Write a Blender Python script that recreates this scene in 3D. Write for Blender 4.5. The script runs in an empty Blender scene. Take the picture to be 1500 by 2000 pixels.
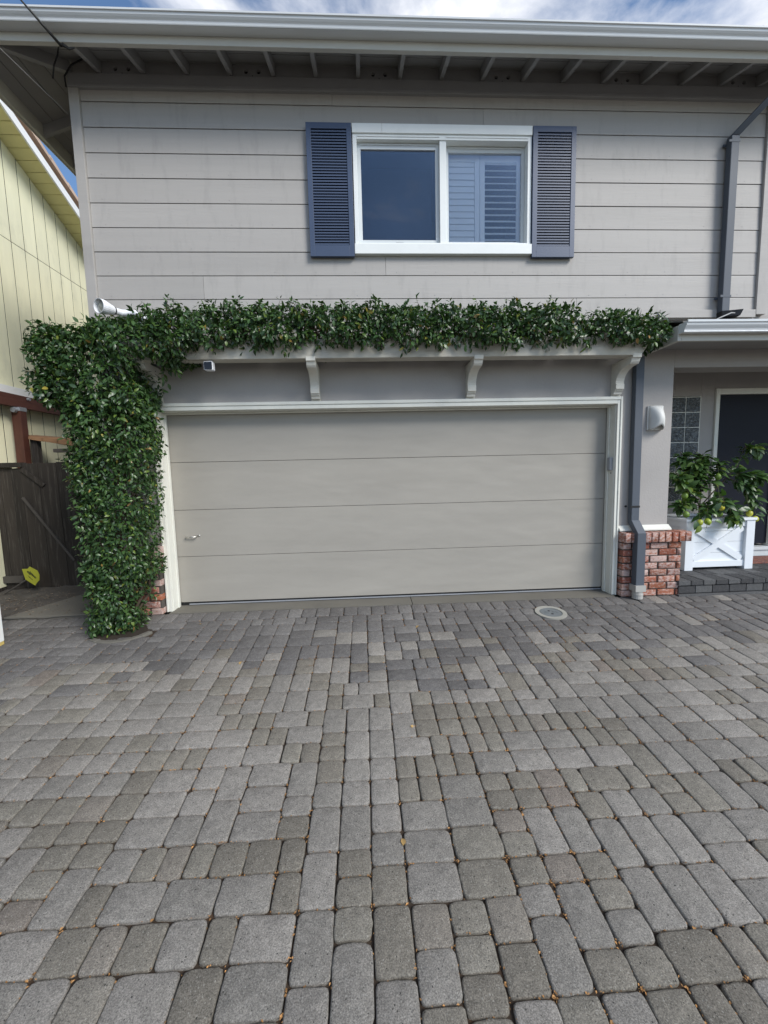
import bpy, bmesh, math, random
import numpy as np
from mathutils import Vector, Matrix, noise, Euler

random.seed(7)
rng = np.random.default_rng(7)
scene = bpy.context.scene
COL = scene.collection

# ------------------------------------------------------------------ camera
cam_d = bpy.data.cameras.new('camera')
cam = bpy.data.objects.new('camera', cam_d)
COL.objects.link(cam)
CAM = Vector((2.11621501, -4.46564925, 1.45482999))
pitch, yaw, roll = 0.0996233198, 0.0458734633, -0.0237509966
fw = Vector((math.sin(yaw)*math.cos(pitch), math.cos(yaw)*math.cos(pitch), -math.sin(pitch)))
rt = Vector((math.cos(yaw), -math.sin(yaw), 0))
up = rt.cross(fw)
rt2 = math.cos(roll)*rt + math.sin(roll)*up
up2 = -math.sin(roll)*rt + math.cos(roll)*up
M = Matrix((rt2, up2, -fw)).transposed().to_4x4()
M.translation = CAM
cam.matrix_world = M
cam_d.sensor_fit = 'HORIZONTAL'
cam_d.sensor_width = 36.0
cam_d.lens = 36.0*777.345201/1500.0
cam_d.clip_start = 0.05
cam_d.clip_end = 2000
scene.camera = cam

# ------------------------------------------------------------------ light
SUN_AZ, SUN_EL = math.radians(134), math.radians(38)      # azimuth clockwise from +Y
sun_d = bpy.data.lights.new('sun', 'SUN')
sun_d.energy = 3.1
sun_d.angle = math.radians(24)
sun_d.color = (1.0, 0.965, 0.91)
sun = bpy.data.objects.new('sun', sun_d)
COL.objects.link(sun)
to_sun = Vector((math.sin(SUN_AZ)*math.cos(SUN_EL), math.cos(SUN_AZ)*math.cos(SUN_EL), math.sin(SUN_EL)))
sun.rotation_euler = to_sun.to_track_quat('Z', 'Y').to_euler()
sun.location = (4, -8, 12)

world = bpy.data.worlds.new('World')
scene.world = world
world.use_nodes = True
wn = world.node_tree
for n in list(wn.nodes): wn.nodes.remove(n)
def wnode(t, **k):
    n = wn.nodes.new(t)
    for a, b in k.items(): setattr(n, a, b)
    return n
w_out = wnode('ShaderNodeOutputWorld')
w_bg = wnode('ShaderNodeBackground'); w_bg.inputs['Strength'].default_value = 0.105
sky = wnode('ShaderNodeTexSky', sky_type='NISHITA', sun_disc=False, sun_elevation=SUN_EL, sun_rotation=SUN_AZ,
            air_density=1.0, dust_density=0.4, ozone_density=2.0)
w_tc = wnode('ShaderNodeTexCoord')
w_map = wnode('ShaderNodeMapping'); w_map.inputs['Location'].default_value = (0.62, 0.42, 0.15)
w_map.inputs['Scale'].default_value = (1.0, 1.0, 1.6)
w_n = wnode('ShaderNodeTexNoise'); w_n.inputs['Scale'].default_value = 2.6; w_n.inputs['Detail'].default_value = 9; w_n.inputs['Roughness'].default_value = 0.58
w_n.inputs['Distortion'].default_value = 0.3
w_r = wnode('ShaderNodeValToRGB'); w_r.color_ramp.elements[0].position = 0.46; w_r.color_ramp.elements[1].position = 0.66
w_mix = wnode('ShaderNodeMix', data_type='RGBA')
w_mix.inputs[7].default_value = (9.2, 9.35, 9.8, 1)
wl = wn.links.new
wl(w_tc.outputs['Generated'], w_map.inputs['Vector']); wl(w_map.outputs[0], w_n.inputs['Vector'])
wl(w_n.outputs['Fac'], w_r.inputs['Fac']); wl(w_r.outputs['Color'], w_mix.inputs[0])
w_mul = wnode('ShaderNodeMix', data_type='RGBA', blend_type='MULTIPLY'); w_mul.inputs[0].default_value = 1.0; w_mul.inputs[7].default_value = (1.25, 1.4, 1.5, 1)
wl(sky.outputs[0], w_mul.inputs[6]); wl(w_mul.outputs[2], w_mix.inputs[6]); wl(w_mix.outputs[2], w_bg.inputs['Color']); wl(w_bg.outputs[0], w_out.inputs['Surface'])

scene.view_settings.view_transform = 'Standard'
scene.view_settings.look = 'None'
scene.view_settings.gamma = 1.0
scene.view_settings.use_curve_mapping = False
scene.view_settings.exposure = 0.20
try:
    scene.cycles.use_denoising = True
    scene.cycles.max_bounces = 8
    scene.cycles.transparent_max_bounces = 12
    scene.cycles.sample_clamp_indirect = 6.0
except Exception:
    pass

# ------------------------------------------------------------------ materials
class NT:
    def __init__(self, name):
        self.m = bpy.data.materials.new(name); self.m.use_nodes = True
        self.t = self.m.node_tree
        for n in list(self.t.nodes): self.t.nodes.remove(n)
        self.out = self.n('ShaderNodeOutputMaterial')
        self.b = self.n('ShaderNodeBsdfPrincipled')
        self.l(self.b.outputs[0], self.out.inputs[0])
        self.pos = None
    def n(self, t, **k):
        x = self.t.nodes.new(t)
        for a, b in k.items(): setattr(x, a, b)
        return x
    def l(self, a, b): self.t.links.new(a, b)
    def P(self, scale=(1, 1, 1)):
        if self.pos is None: self.pos = self.n('ShaderNodeNewGeometry')
        mp = self.n('ShaderNodeMapping'); mp.inputs['Scale'].default_value = scale
        self.l(self.pos.outputs['Position'], mp.inputs['Vector'])
        return mp.outputs[0]
    def noise(self, scale, detail=4, rough=0.55, vec=None, stretch=(1, 1, 1), dist=0.0):
        x = self.n('ShaderNodeTexNoise'); x.inputs['Scale'].default_value = scale
        x.inputs['Detail'].default_value = detail; x.inputs['Roughness'].default_value = rough
        x.inputs['Distortion'].default_value = dist
        self.l(vec if vec is not None else self.P(stretch), x.inputs['Vector'])
        return x.outputs['Fac']
    def ramp(self, fac, stops):
        r = self.n('ShaderNodeValToRGB')
        el = r.color_ramp.elements
        el[0].position, el[0].color = stops[0][0], c4(stops[0][1])
        el[1].position, el[1].color = stops[-1][0], c4(stops[-1][1])
        for p, c in stops[1:-1]:
            e = el.new(p); e.color = c4(c)
        self.l(fac, r.inputs['Fac'])
        return r.outputs['Color']
    def mix(self, fac, a, b, mode='MIX'):
        x = self.n('ShaderNodeMix', data_type='RGBA', blend_type=mode)
        self.sock(fac, x.inputs[0]); self.sock(a, x.inputs[6]); self.sock(b, x.inputs[7])
        return x.outputs[2]
    def sock(self, v, s):
        if hasattr(v, 'is_output'): self.l(v, s)
        elif isinstance(v, (int, float)): s.default_value = v
        else: s.default_value = c4(v)
    def math(self, op, a, b=0.0):
        x = self.n('ShaderNodeMath', operation=op); self.sock(a, x.inputs[0]); self.sock(b, x.inputs[1]); return x.outputs[0]
    def rnd(self):
        """random 0..1 per object and per loose piece"""
        if self.pos is None: self.pos = self.n('ShaderNodeNewGeometry')
        oi = self.n('ShaderNodeObjectInfo')
        return self.math('FRACT', self.math('ADD', oi.outputs['Random'], self.math('MULTIPLY', self.pos.outputs['Random Per Island'], 7.31)))
    def bump(self, h, strength=0.3, dist=0.01, prev=None):
        x = self.n('ShaderNodeBump'); x.inputs['Strength'].default_value = strength; x.inputs['Distance'].default_value = dist
        self.l(h, x.inputs['Height'])
        if prev is not None: self.l(prev, x.inputs['Normal'])
        self.l(x.outputs[0], self.b.inputs['Normal'])
        return x.outputs[0]
    def base(self, c): self.sock(c, self.b.inputs['Base Color'])
    def set(self, **k):
        for a, v in k.items(): self.b.inputs[a.replace('_', ' ')].default_value = v

def c4(c):
    if isinstance(c, (int, float)): return (c, c, c, 1)
    return (c[0], c[1], c[2], 1) if len(c) == 3 else c
def mulc(c, k): return tuple(x*k for x in c)

def paint(name, col, rough=0.55, var=0.10, bump=0.15, bscale=60, stretch=(1, 1, 1), dirt=None, dirt_amt=0.35, dirt_scale=6, dstretch=(1, 1, 1), spec=0.4, piece=0.0):
    m = NT(name)
    a = m.noise(3.0, 5, 0.6, stretch=stretch)
    c = m.ramp(a, [(0.3, mulc(col, 1-var)), (0.7, mulc(col, 1+var*0.6))])
    if piece:
        c = m.mix(1.0, c, m.ramp(m.rnd(), [(0, 1-piece), (1, 1+piece)]), 'MULTIPLY')
    if dirt is not None:
        d = m.noise(dirt_scale, 8, 0.68, stretch=dstretch)
        f = m.ramp(d, [(0.52, 0.0), (0.75, dirt_amt)])
        c = m.mix(f, c, dirt)
    m.base(c)
    m.set(Roughness=rough); m.b.inputs['Specular IOR Level'].default_value = spec
    h = m.noise(bscale, 4, 0.6, stretch=stretch)
    m.bump(h, bump, 0.004)
    return m.m

TAUPE = (0.405, 0.385, 0.362)
mat_siding = paint('taupe_siding_paint', TAUPE, 0.6, 0.07, 0.35, 40, (0.10, 1, 1.8), dirt=mulc(TAUPE, 0.60), dirt_amt=0.40, dirt_scale=6, dstretch=(1.4, 1, 0.35), piece=0.05)
mat_stucco = paint('taupe_stucco', (0.385, 0.362, 0.342), 0.75, 0.07, 0.55, 45, dirt=mulc(TAUPE, 0.7), dirt_amt=0.2)
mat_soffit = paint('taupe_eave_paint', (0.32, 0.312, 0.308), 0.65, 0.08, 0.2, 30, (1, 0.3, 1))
mat_trim = paint('white_trim_paint', (0.74, 0.735, 0.665), 0.42, 0.04, 0.12, 25, (1, 1, 0.2), dirt=(0.3, 0.28, 0.22), dirt_amt=0.16, dirt_scale=9)
mat_winwhite = paint('white_window_paint', (0.80, 0.82, 0.80), 0.38, 0.03, 0.05, 30, dirt=(0.45, 0.46, 0.45), dirt_amt=0.15, dirt_scale=8)
mat_sash = paint('white_vinyl_sash', (0.60, 0.63, 0.64), 0.4, 0.03, 0.03)
mat_cream = paint('weathered_cream_paint', (0.50, 0.475, 0.41), 0.6, 0.14, 0.3, 35, (0.2, 1, 1), dirt=(0.17, 0.14, 0.10), dirt_amt=0.95, dirt_scale=5.5, dstretch=(0.35, 1, 1.4))
mat_corbel = paint('cream_corbel_paint', (0.66, 0.64, 0.57), 0.55, 0.07, 0.15, 30, dirt=(0.27, 0.22, 0.15), dirt_amt=0.3, dirt_scale=7)
mat_fascia = paint('fascia_paint', (0.56, 0.55, 0.50), 0.5, 0.06, 0.15, 20, (0.15, 1, 1), dirt=(0.3, 0.28, 0.24), dirt_amt=0.25, dirt_scale=5, dstretch=(0.3, 1, 1))
mat_gutter = paint('white_gutter_enamel', (0.70, 0.72, 0.73), 0.25, 0.04, 0.05, 10, (0.1, 1, 1), spec=0.5)
mat_navy = paint('navy_shutter_paint', (0.052, 0.075, 0.132), 0.42, 0.06, 0.08, 40, spec=0.5)
mat_doornavy = paint('dark_navy_door_paint', (0.009, 0.011, 0.020), 0.55, 0.1, 0.05, 20, spec=0.2)
mat_zinc = paint('slate_grey_downspout_metal', (0.088, 0.102, 0.124), 0.58, 0.1, 0.06, 25, (1, 1, 0.2), spec=0.35)
mat_black = paint('black_rubber', (0.015, 0.015, 0.016), 0.5, 0.1, 0.05)
mat_pvc = paint('grey_plastic_pipe', (0.42, 0.41, 0.38), 0.5, 0.08, 0.05)
mat_chrome = NT('satin_steel'); mat_chrome.base((0.62, 0.60, 0.56)); mat_chrome.set(Metallic=0.9, Roughness=0.35); mat_chrome = mat_chrome.m
mat_plastic = paint('white_plastic', (0.80, 0.81, 0.84), 0.35, 0.02, 0.02)
mat_greyplastic = paint('grey_plastic', (0.30, 0.31, 0.33), 0.4, 0.03, 0.02)
mat_blackglass = paint('dark_lens_plastic', (0.012, 0.012, 0.016), 0.12, 0.05, 0.0)
mat_bulb = NT('frosted_bulb_glass'); mat_bulb.base((0.40, 0.40, 0.33)); mat_bulb.set(Roughness=0.25); mat_bulb = mat_bulb.m
mat_planter = paint('white_planter_paint', (0.78, 0.81, 0.84), 0.42, 0.03, 0.06, 20, dirt=(0.5, 0.5, 0.48), dirt_amt=0.12)
mat_soil = paint('potting_soil', (0.035, 0.026, 0.018), 0.95, 0.3, 0.9, 60)
mat_plastershade = paint('white_ceramic_wall_shade', (0.68, 0.68, 0.65), 0.5, 0.03, 0.1, 50)
mat_yellow = paint('pale_yellow_panel_paint', (0.82, 0.79, 0.56), 0.6, 0.06, 0.25, 14, (1, 2.5, 0.35), dirt=(0.40, 0.40, 0.30), dirt_amt=0.35, dirt_scale=2.5, dstretch=(1, 1.5, 0.7), piece=0.03)
mat_yellowsoffit = paint('yellow_soffit_paint', (0.74, 0.68, 0.33), 0.6, 0.06, 0.1, 20)
mat_shingle = paint('tan_brown_roof_tile', (0.56, 0.41, 0.31), 0.8, 0.14, 0.5, 60, dirt=(0.34, 0.23, 0.17), dirt_amt=0.4, piece=0.10)
mat_roof = paint('grey_roof_shingle', (0.16, 0.15, 0.14), 0.85, 0.2, 0.5, 60)
mat_redwood = paint('red_brown_stained_wood', (0.090, 0.032, 0.021), 0.55, 0.25, 0.4, 18, (3, 0.4, 1), dirt=(0.05, 0.02, 0.015), dirt_amt=0.5, dirt_scale=6, dstretch=(2, 0.4, 1))
mat_oldboard = paint('raw_tan_board', (0.30, 0.165, 0.085), 0.75, 0.25, 0.5, 22, (0.5, 1, 4), dirt=(0.09, 0.05, 0.03), dirt_amt=0.6, dirt_scale=7, dstretch=(0.5, 1, 4))
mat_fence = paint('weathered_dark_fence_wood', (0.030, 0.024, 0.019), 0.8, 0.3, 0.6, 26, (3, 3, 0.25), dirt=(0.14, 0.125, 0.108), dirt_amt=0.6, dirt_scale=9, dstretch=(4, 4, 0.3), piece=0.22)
mat_greywood = paint('grey_weathered_stick', (0.075, 0.066, 0.057), 0.7, 0.2, 0.3, 40)
mat_galv = NT('galvanised_steel'); mat_galv.base((0.42, 0.44, 0.46)); mat_galv.set(Metallic=0.7, Roughness=0.5); mat_galv = mat_galv.m
mat_postwhite = paint('white_post_paint', (0.80, 0.80, 0.78), 0.5, 0.03, 0.1, 20, dirt=(0.5, 0.38, 0.12), dirt_amt=0.15)
mat_cable = paint('black_cable', (0.012, 0.012, 0.012), 0.45, 0.1, 0.05)
mat_wire = paint('pale_grey_wire', (0.42, 0.42, 0.42), 0.4, 0.1, 0.0)
mat_concrete = paint('old_concrete', (0.150, 0.140, 0.118), 0.85, 0.14, 0.5, 70, dirt=(0.12, 0.11, 0.08), dirt_amt=0.55, dirt_scale=6)
mat_lightconc = paint('pale_concrete_ring', (0.33, 0.32, 0.28), 0.8, 0.1, 0.4, 80, dirt=(0.2, 0.19, 0.16), dirt_amt=0.4, dirt_scale=20)
mat_iron = paint('cast_iron_lid', (0.15, 0.165, 0.17), 0.5, 0.2, 0.5, 60, dirt=(0.06, 0.065, 0.07), dirt_amt=0.6, dirt_scale=30)
mat_lemon = NT('lemon_skin')
_r = mat_lemon.rnd()
mat_lemon.base(mat_lemon.ramp(_r, [(0.0, (0.28, 0.36, 0.035)), (0.45, (0.42, 0.43, 0.045)), (1.0, (0.56, 0.49, 0.05))]))
mat_lemon.set(Roughness=0.4); mat_lemon.bump(mat_lemon.noise(260, 2), 0.2, 0.002); mat_lemon = mat_lemon.m
mat_greenlemon = paint('green_lemon_skin', (0.17, 0.27, 0.05), 0.4, 0.15, 0.15, 200)
mat_bark = paint('brown_bark', (0.085, 0.06, 0.04), 0.85, 0.3, 0.8, 60, (1, 1, 0.4))
mat_twig = paint('green_twig', (0.10, 0.12, 0.04), 0.6, 0.2, 0.3, 60)
mat_sign = paint('yellow_sign_plastic', (0.38, 0.38, 0.04), 0.45, 0.1, 0.05, 20, dirt=(0.30, 0.31, 0.03), dirt_amt=0.4)
mat_ink = paint('dark_print', (0.03, 0.035, 0.02), 0.6, 0.1, 0.0)
mat_interior = paint('dark_room_wall', (0.10, 0.10, 0.11), 0.9, 0.1, 0.0)
mat_blind = paint('white_louvre_paint', (0.86, 0.88, 0.90), 0.5, 0.03, 0.02)
mat_dryleaf = paint('dry_tan_leaf', (0.42, 0.27, 0.10), 0.7, 0.2, 0.2, 60, piece=0.35)

def mk_leaf(name, stops, rough=0.32, spec=0.5, yellow=None):
    m = NT(name)
    r = m.rnd()
    c = m.ramp(r, stops)
    n = m.noise(120, 3)
    c = m.mix(1.0, c, m.ramp(n, [(0.2, 0.8), (0.8, 1.15)]), 'MULTIPLY')
    m.base(c)
    m.set(Roughness=rough); m.b.inputs['Specular IOR Level'].default_value = spec
    try:
        m.b.inputs['Subsurface Weight'].default_value = 0.0
    except Exception: pass
    tr = m.n('ShaderNodeBsdfTranslucent'); m.sock(m.mix(1.0, c, (1.3, 1.6, 0.5), 'MULTIPLY'), tr.inputs[0])
    mx = m.n('ShaderNodeMixShader'); mx.inputs[0].default_value = 0.14
    m.l(m.b.outputs[0], mx.inputs[1]); m.l(tr.outputs[0], mx.inputs[2]); m.l(mx.outputs[0], m.out.inputs[0])
    m.bump(m.noise(55, 2), 0.15, 0.004)
    return m.m
mat_ivy = mk_leaf('glossy_vine_leaf', [(0.0, (0.024, 0.056, 0.019)), (0.45, (0.040, 0.086, 0.026)), (0.80, (0.062, 0.122, 0.033)), (0.93, (0.075, 0.135, 0.030)), (0.985, (0.14, 0.20, 0.035)), (0.993, (0.32, 0.26, 0.05)), (1.0, (0.34, 0.19, 0.07))], 0.34, 0.5)
mat_lemonleaf = mk_leaf('lemon_leaf', [(0.0, (0.040, 0.085, 0.030)), (0.6, (0.072, 0.140, 0.042)), (0.9, (0.10, 0.17, 0.04)), (1.0, (0.17, 0.22, 0.035))], 0.36, 0.5)

# garage door paint: shallow long dents
def mk_door():
    m = NT('garage_door_paint')
    col = (0.352, 0.328, 0.288)
    c = m.ramp(m.noise(1.6, 6, 0.65, stretch=(0.5, 1, 1.6)), [(0.3, mulc(col, 0.92)), (0.7, mulc(col, 1.05))])
    d = m.ramp(m.noise(9, 8, 0.75), [(0.62, 0.0), (0.85, 0.25)])
    c = m.mix(d, c, mulc(col, 0.72))
    m.base(c); m.set(Roughness=0.5); m.b.inputs['Specular IOR Level'].default_value = 0.35
    b1 = m.bump(m.noise(1.9, 1.5, 0.45, stretch=(0.8, 1, 2.6), dist=0.15), 0.42, 0.030)
    m.bump(m.noise(120, 3), 0.12, 0.002, b1)
    return m.m
mat_door = mk_door()

def mk_glass(name, tint, fac_boost, rough=0.02):
    m = NT(name)
    tr = m.n('ShaderNodeBsdfTransparent'); tr.inputs[0].default_value = c4(tint)
    gl = m.n('ShaderNodeBsdfGlossy'); gl.inputs[0].default_value = (0.92, 0.95, 1.0, 1); gl.inputs[1].default_value = rough
    fr = m.n('ShaderNodeFresnel'); fr.inputs[0].default_value = 1.5
    bp_ = m.n('ShaderNodeBump'); bp_.inputs['Strength'].default_value = 0.04; bp_.inputs['Distance'].default_value = 0.02
    m.l(m.noise(1.4, 2), bp_.inputs['Height']); m.l(bp_.outputs[0], gl.inputs['Normal'])
    f = m.math('MINIMUM', m.math('MULTIPLY', fr.outputs[0], fac_boost), 1.0)
    mx = m.n('ShaderNodeMixShader'); m.l(f, mx.inputs[0]); m.l(tr.outputs[0], mx.inputs[1]); m.l(gl.outputs[0], mx.inputs[2])
    m.l(mx.outputs[0], m.out.inputs[0])
    return m.m
mat_glass = mk_glass('window_glass', (0.95, 0.96, 0.97), 1.3)
def mk_block():
    m = NT('wavy_glass_block')
    m.base(m.ramp(m.noise(22, 3, 0.6, dist=1.2), [(0.35, (0.02, 0.026, 0.032)), (0.62, (0.055, 0.068, 0.078)), (0.75, (0.16, 0.19, 0.21))]))
    m.set(Roughness=0.08); m.b.inputs['Specular IOR Level'].default_value = 0.8
    m.bump(m.noise(26, 3, 0.6, dist=1.5), 0.8, 0.02)
    return m.m
mat_block = mk_block()

def mk_brick():
    m = NT('whitewashed_red_brick')
    r = m.rnd()
    c = m.ramp(r, [(0.0, (0.27, 0.075, 0.045)), (0.3, (0.33, 0.098, 0.052)), (0.55, (0.38, 0.13, 0.065)), (0.8, (0.30, 0.105, 0.072)), (1.0, (0.40, 0.16, 0.085))])
    c = m.mix(m.ramp(m.noise(60, 5, 0.7), [(0.4, 0.0), (0.75, 0.6)]), c, (0.10, 0.035, 0.025))
    wash = m.noise(24, 8, 0.68, stretch=(1, 1, 1.6))
    lim = m.math('ADD', m.math('MULTIPLY', m.math('FRACT', m.math('MULTIPLY', r, 3.7)), 0.20), -0.09)
    f = m.ramp(m.math('ADD', wash, lim), [(0.43, 0.0), (0.60, 0.80)])
    c = m.mix(f, c, (0.54, 0.43, 0.39))
    m.base(c); m.set(Roughness=0.85)
    m.bump(m.noise(90, 6, 0.7), 0.7, 0.006)
    return m.m
mat_brick = mk_brick()
mat_mortar = paint('grey_brown_mortar', (0.095, 0.082, 0.070), 0.9, 0.2, 0.7, 90)

def mk_paver(name, stops):
    m = NT(name)
    c = m.ramp(m.rnd(), stops)
    c = m.mix(1.0, c, m.ramp(m.noise(30, 6, 0.7), [(0.25, 0.72), (0.75, 1.2)]), 'MULTIPLY')
    c = m.mix(1.0, c, m.ramp(m.noise(1.1, 4, 0.6), [(0.3, 0.82), (0.7, 1.10)]), 'MULTIPLY')
    c = m.mix(m.ramp(m.noise(2.6, 5, 0.7), [(0.60, 0.0), (0.74, 0.45)]), c, mulc(stops[0][1], 0.62))
    c = m.mix(m.ramp(m.noise(7, 5, 0.7), [(0.66, 0.0), (0.78, 0.35)]), c, (0.26, 0.25, 0.23))
    c = m.mix(1.0, c, m.ramp(m.noise(210, 3, 0.75), [(0.32, 0.45), (0.68, 1.5)]), 'MULTIPLY')
    # pale and dark aggregate grains
    v = m.n('ShaderNodeTexVoronoi', feature='F1'); v.inputs['Scale'].default_value = 140; v.inputs['Randomness'].default_value = 1.0
    m.l(m.P(), v.inputs['Vector'])
    sep = m.n('ShaderNodeSeparateColor'); m.l(v.outputs['Color'], sep.inputs[0])
    size = m.math('MULTIPLY', sep.outputs[1], 0.42)
    dot = m.math('LESS_THAN', v.outputs['Distance'], size)
    white = m.math('MULTIPLY', dot, m.math('GREATER_THAN', sep.outputs[0], 0.72))
    dark = m.math('MULTIPLY', dot, m.math('LESS_THAN', sep.outputs[0], 0.07))
    c = m.mix(m.math('MULTIPLY', white, 0.5), c, (0.44, 0.42, 0.37))
    c = m.mix(m.math('MULTIPLY', dark, 0.85), c, (0.03, 0.028, 0.026))
    m.base(c); m.set(Roughness=0.8); m.b.inputs['Specular IOR Level'].default_value = 0.35
    h = m.math('SUBTRACT', m.math('ADD', m.noise(190, 5, 0.8), m.math('MULTIPLY', m.noise(30, 4), 0.6)), m.math('MULTIPLY', dark, 0.8))
    m.bump(h, 0.9, 0.006)
    return m.m
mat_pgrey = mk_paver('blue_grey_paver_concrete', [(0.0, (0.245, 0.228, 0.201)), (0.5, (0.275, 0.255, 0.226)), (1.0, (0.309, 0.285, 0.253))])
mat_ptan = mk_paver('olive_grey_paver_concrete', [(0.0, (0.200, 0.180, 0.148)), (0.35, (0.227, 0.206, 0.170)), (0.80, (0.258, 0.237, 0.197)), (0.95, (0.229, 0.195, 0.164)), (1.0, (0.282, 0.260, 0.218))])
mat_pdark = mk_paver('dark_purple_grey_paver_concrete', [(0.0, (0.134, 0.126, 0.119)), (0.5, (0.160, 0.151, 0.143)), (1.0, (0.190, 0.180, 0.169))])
mat_pstep = mk_paver('charcoal_step_paver', [(0.0, (0.055, 0.054, 0.056)), (0.5, (0.09, 0.09, 0.092)), (1.0, (0.125, 0.125, 0.125))])
mat_joint = paint('joint_sand', (0.048, 0.034, 0.023), 0.95, 0.35, 0.9, 120, dirt=(0.15, 0.075, 0.034), dirt_amt=0.7, dirt_scale=14)
mat_debris = paint('orange_brown_debris', (0.36, 0.19, 0.07), 0.8, 0.3, 0.2, 80, piece=0.5)
mat_ground = paint('bare_ground', (0.16, 0.145, 0.12), 0.95, 0.25, 0.8, 20, dirt=(0.07, 0.055, 0.04), dirt_amt=0.6, dirt_scale=3)
mat_dirt = paint('dry_dirt_and_mulch', (0.095, 0.085, 0.074), 0.95, 0.3, 1.0, 45, dirt=(0.055, 0.035, 0.02), dirt_amt=0.9, dirt_scale=3.2)
mat_mat = NT('red_brown_doormat_fibre')
mat_mat.base(mat_mat.ramp(mat_mat.noise(38, 3, 0.5, dist=1.0), [(0.35, (0.05, 0.05, 0.06)), (0.5, (0.22, 0.065, 0.05)), (0.62, (0.30, 0.16, 0.10)), (0.72, (0.06, 0.06, 0.08))]))
mat_mat.set(Roughness=0.95); mat_mat.bump(mat_mat.noise(200, 2), 0.8, 0.006); mat_mat = mat_mat.m

# ------------------------------------------------------------------ object helpers
WL = {}
def wloc(o):
    return WL.get(o.name, Vector((0, 0, 0))) if o else Vector((0, 0, 0))
def place(o, parent, loc):
    COL.objects.link(o)
    loc = Vector(loc)
    if parent:
        o.parent = parent
        o.location = loc - wloc(parent)
    else:
        o.location = loc
    WL[o.name] = loc
    return o
def tag(o, label=None, cat=None, group=None, kind=None):
    if label: o['label'] = label
    if cat: o['category'] = cat
    if group: o['group'] = group
    if kind: o['kind'] = kind
    return o
def empty(name, loc, label=None, cat=None, group=None, kind=None, parent=None):
    o = bpy.data.objects.new(name, None)
    o.empty_display_size = 0.1
    place(o, parent, loc)
    return tag(o, label, cat, group, kind)
def raw(name, verts, faces, mat, parent=None, smooth=False, origin=None):
    v = np.asarray(verts, dtype=float)
    if origin is None:
        origin = (v.min(0)+v.max(0))/2
        origin[2] = v[:, 2].min()
    v = v - np.asarray(origin)
    me = bpy.data.meshes.new(name)
    me.from_pydata(v.tolist(), [], faces)
    me.materials.append(mat)
    if smooth: me.shade_smooth()
    o = bpy.data.objects.new(name, me)
    return place(o, parent, origin)
def inst(name, me, loc, parent=None, rot=(0, 0, 0), scale=(1, 1, 1)):
    o = bpy.data.objects.new(name, me)
    place(o, parent, loc)
    o.rotation_euler = rot; o.scale = scale
    return o

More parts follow.
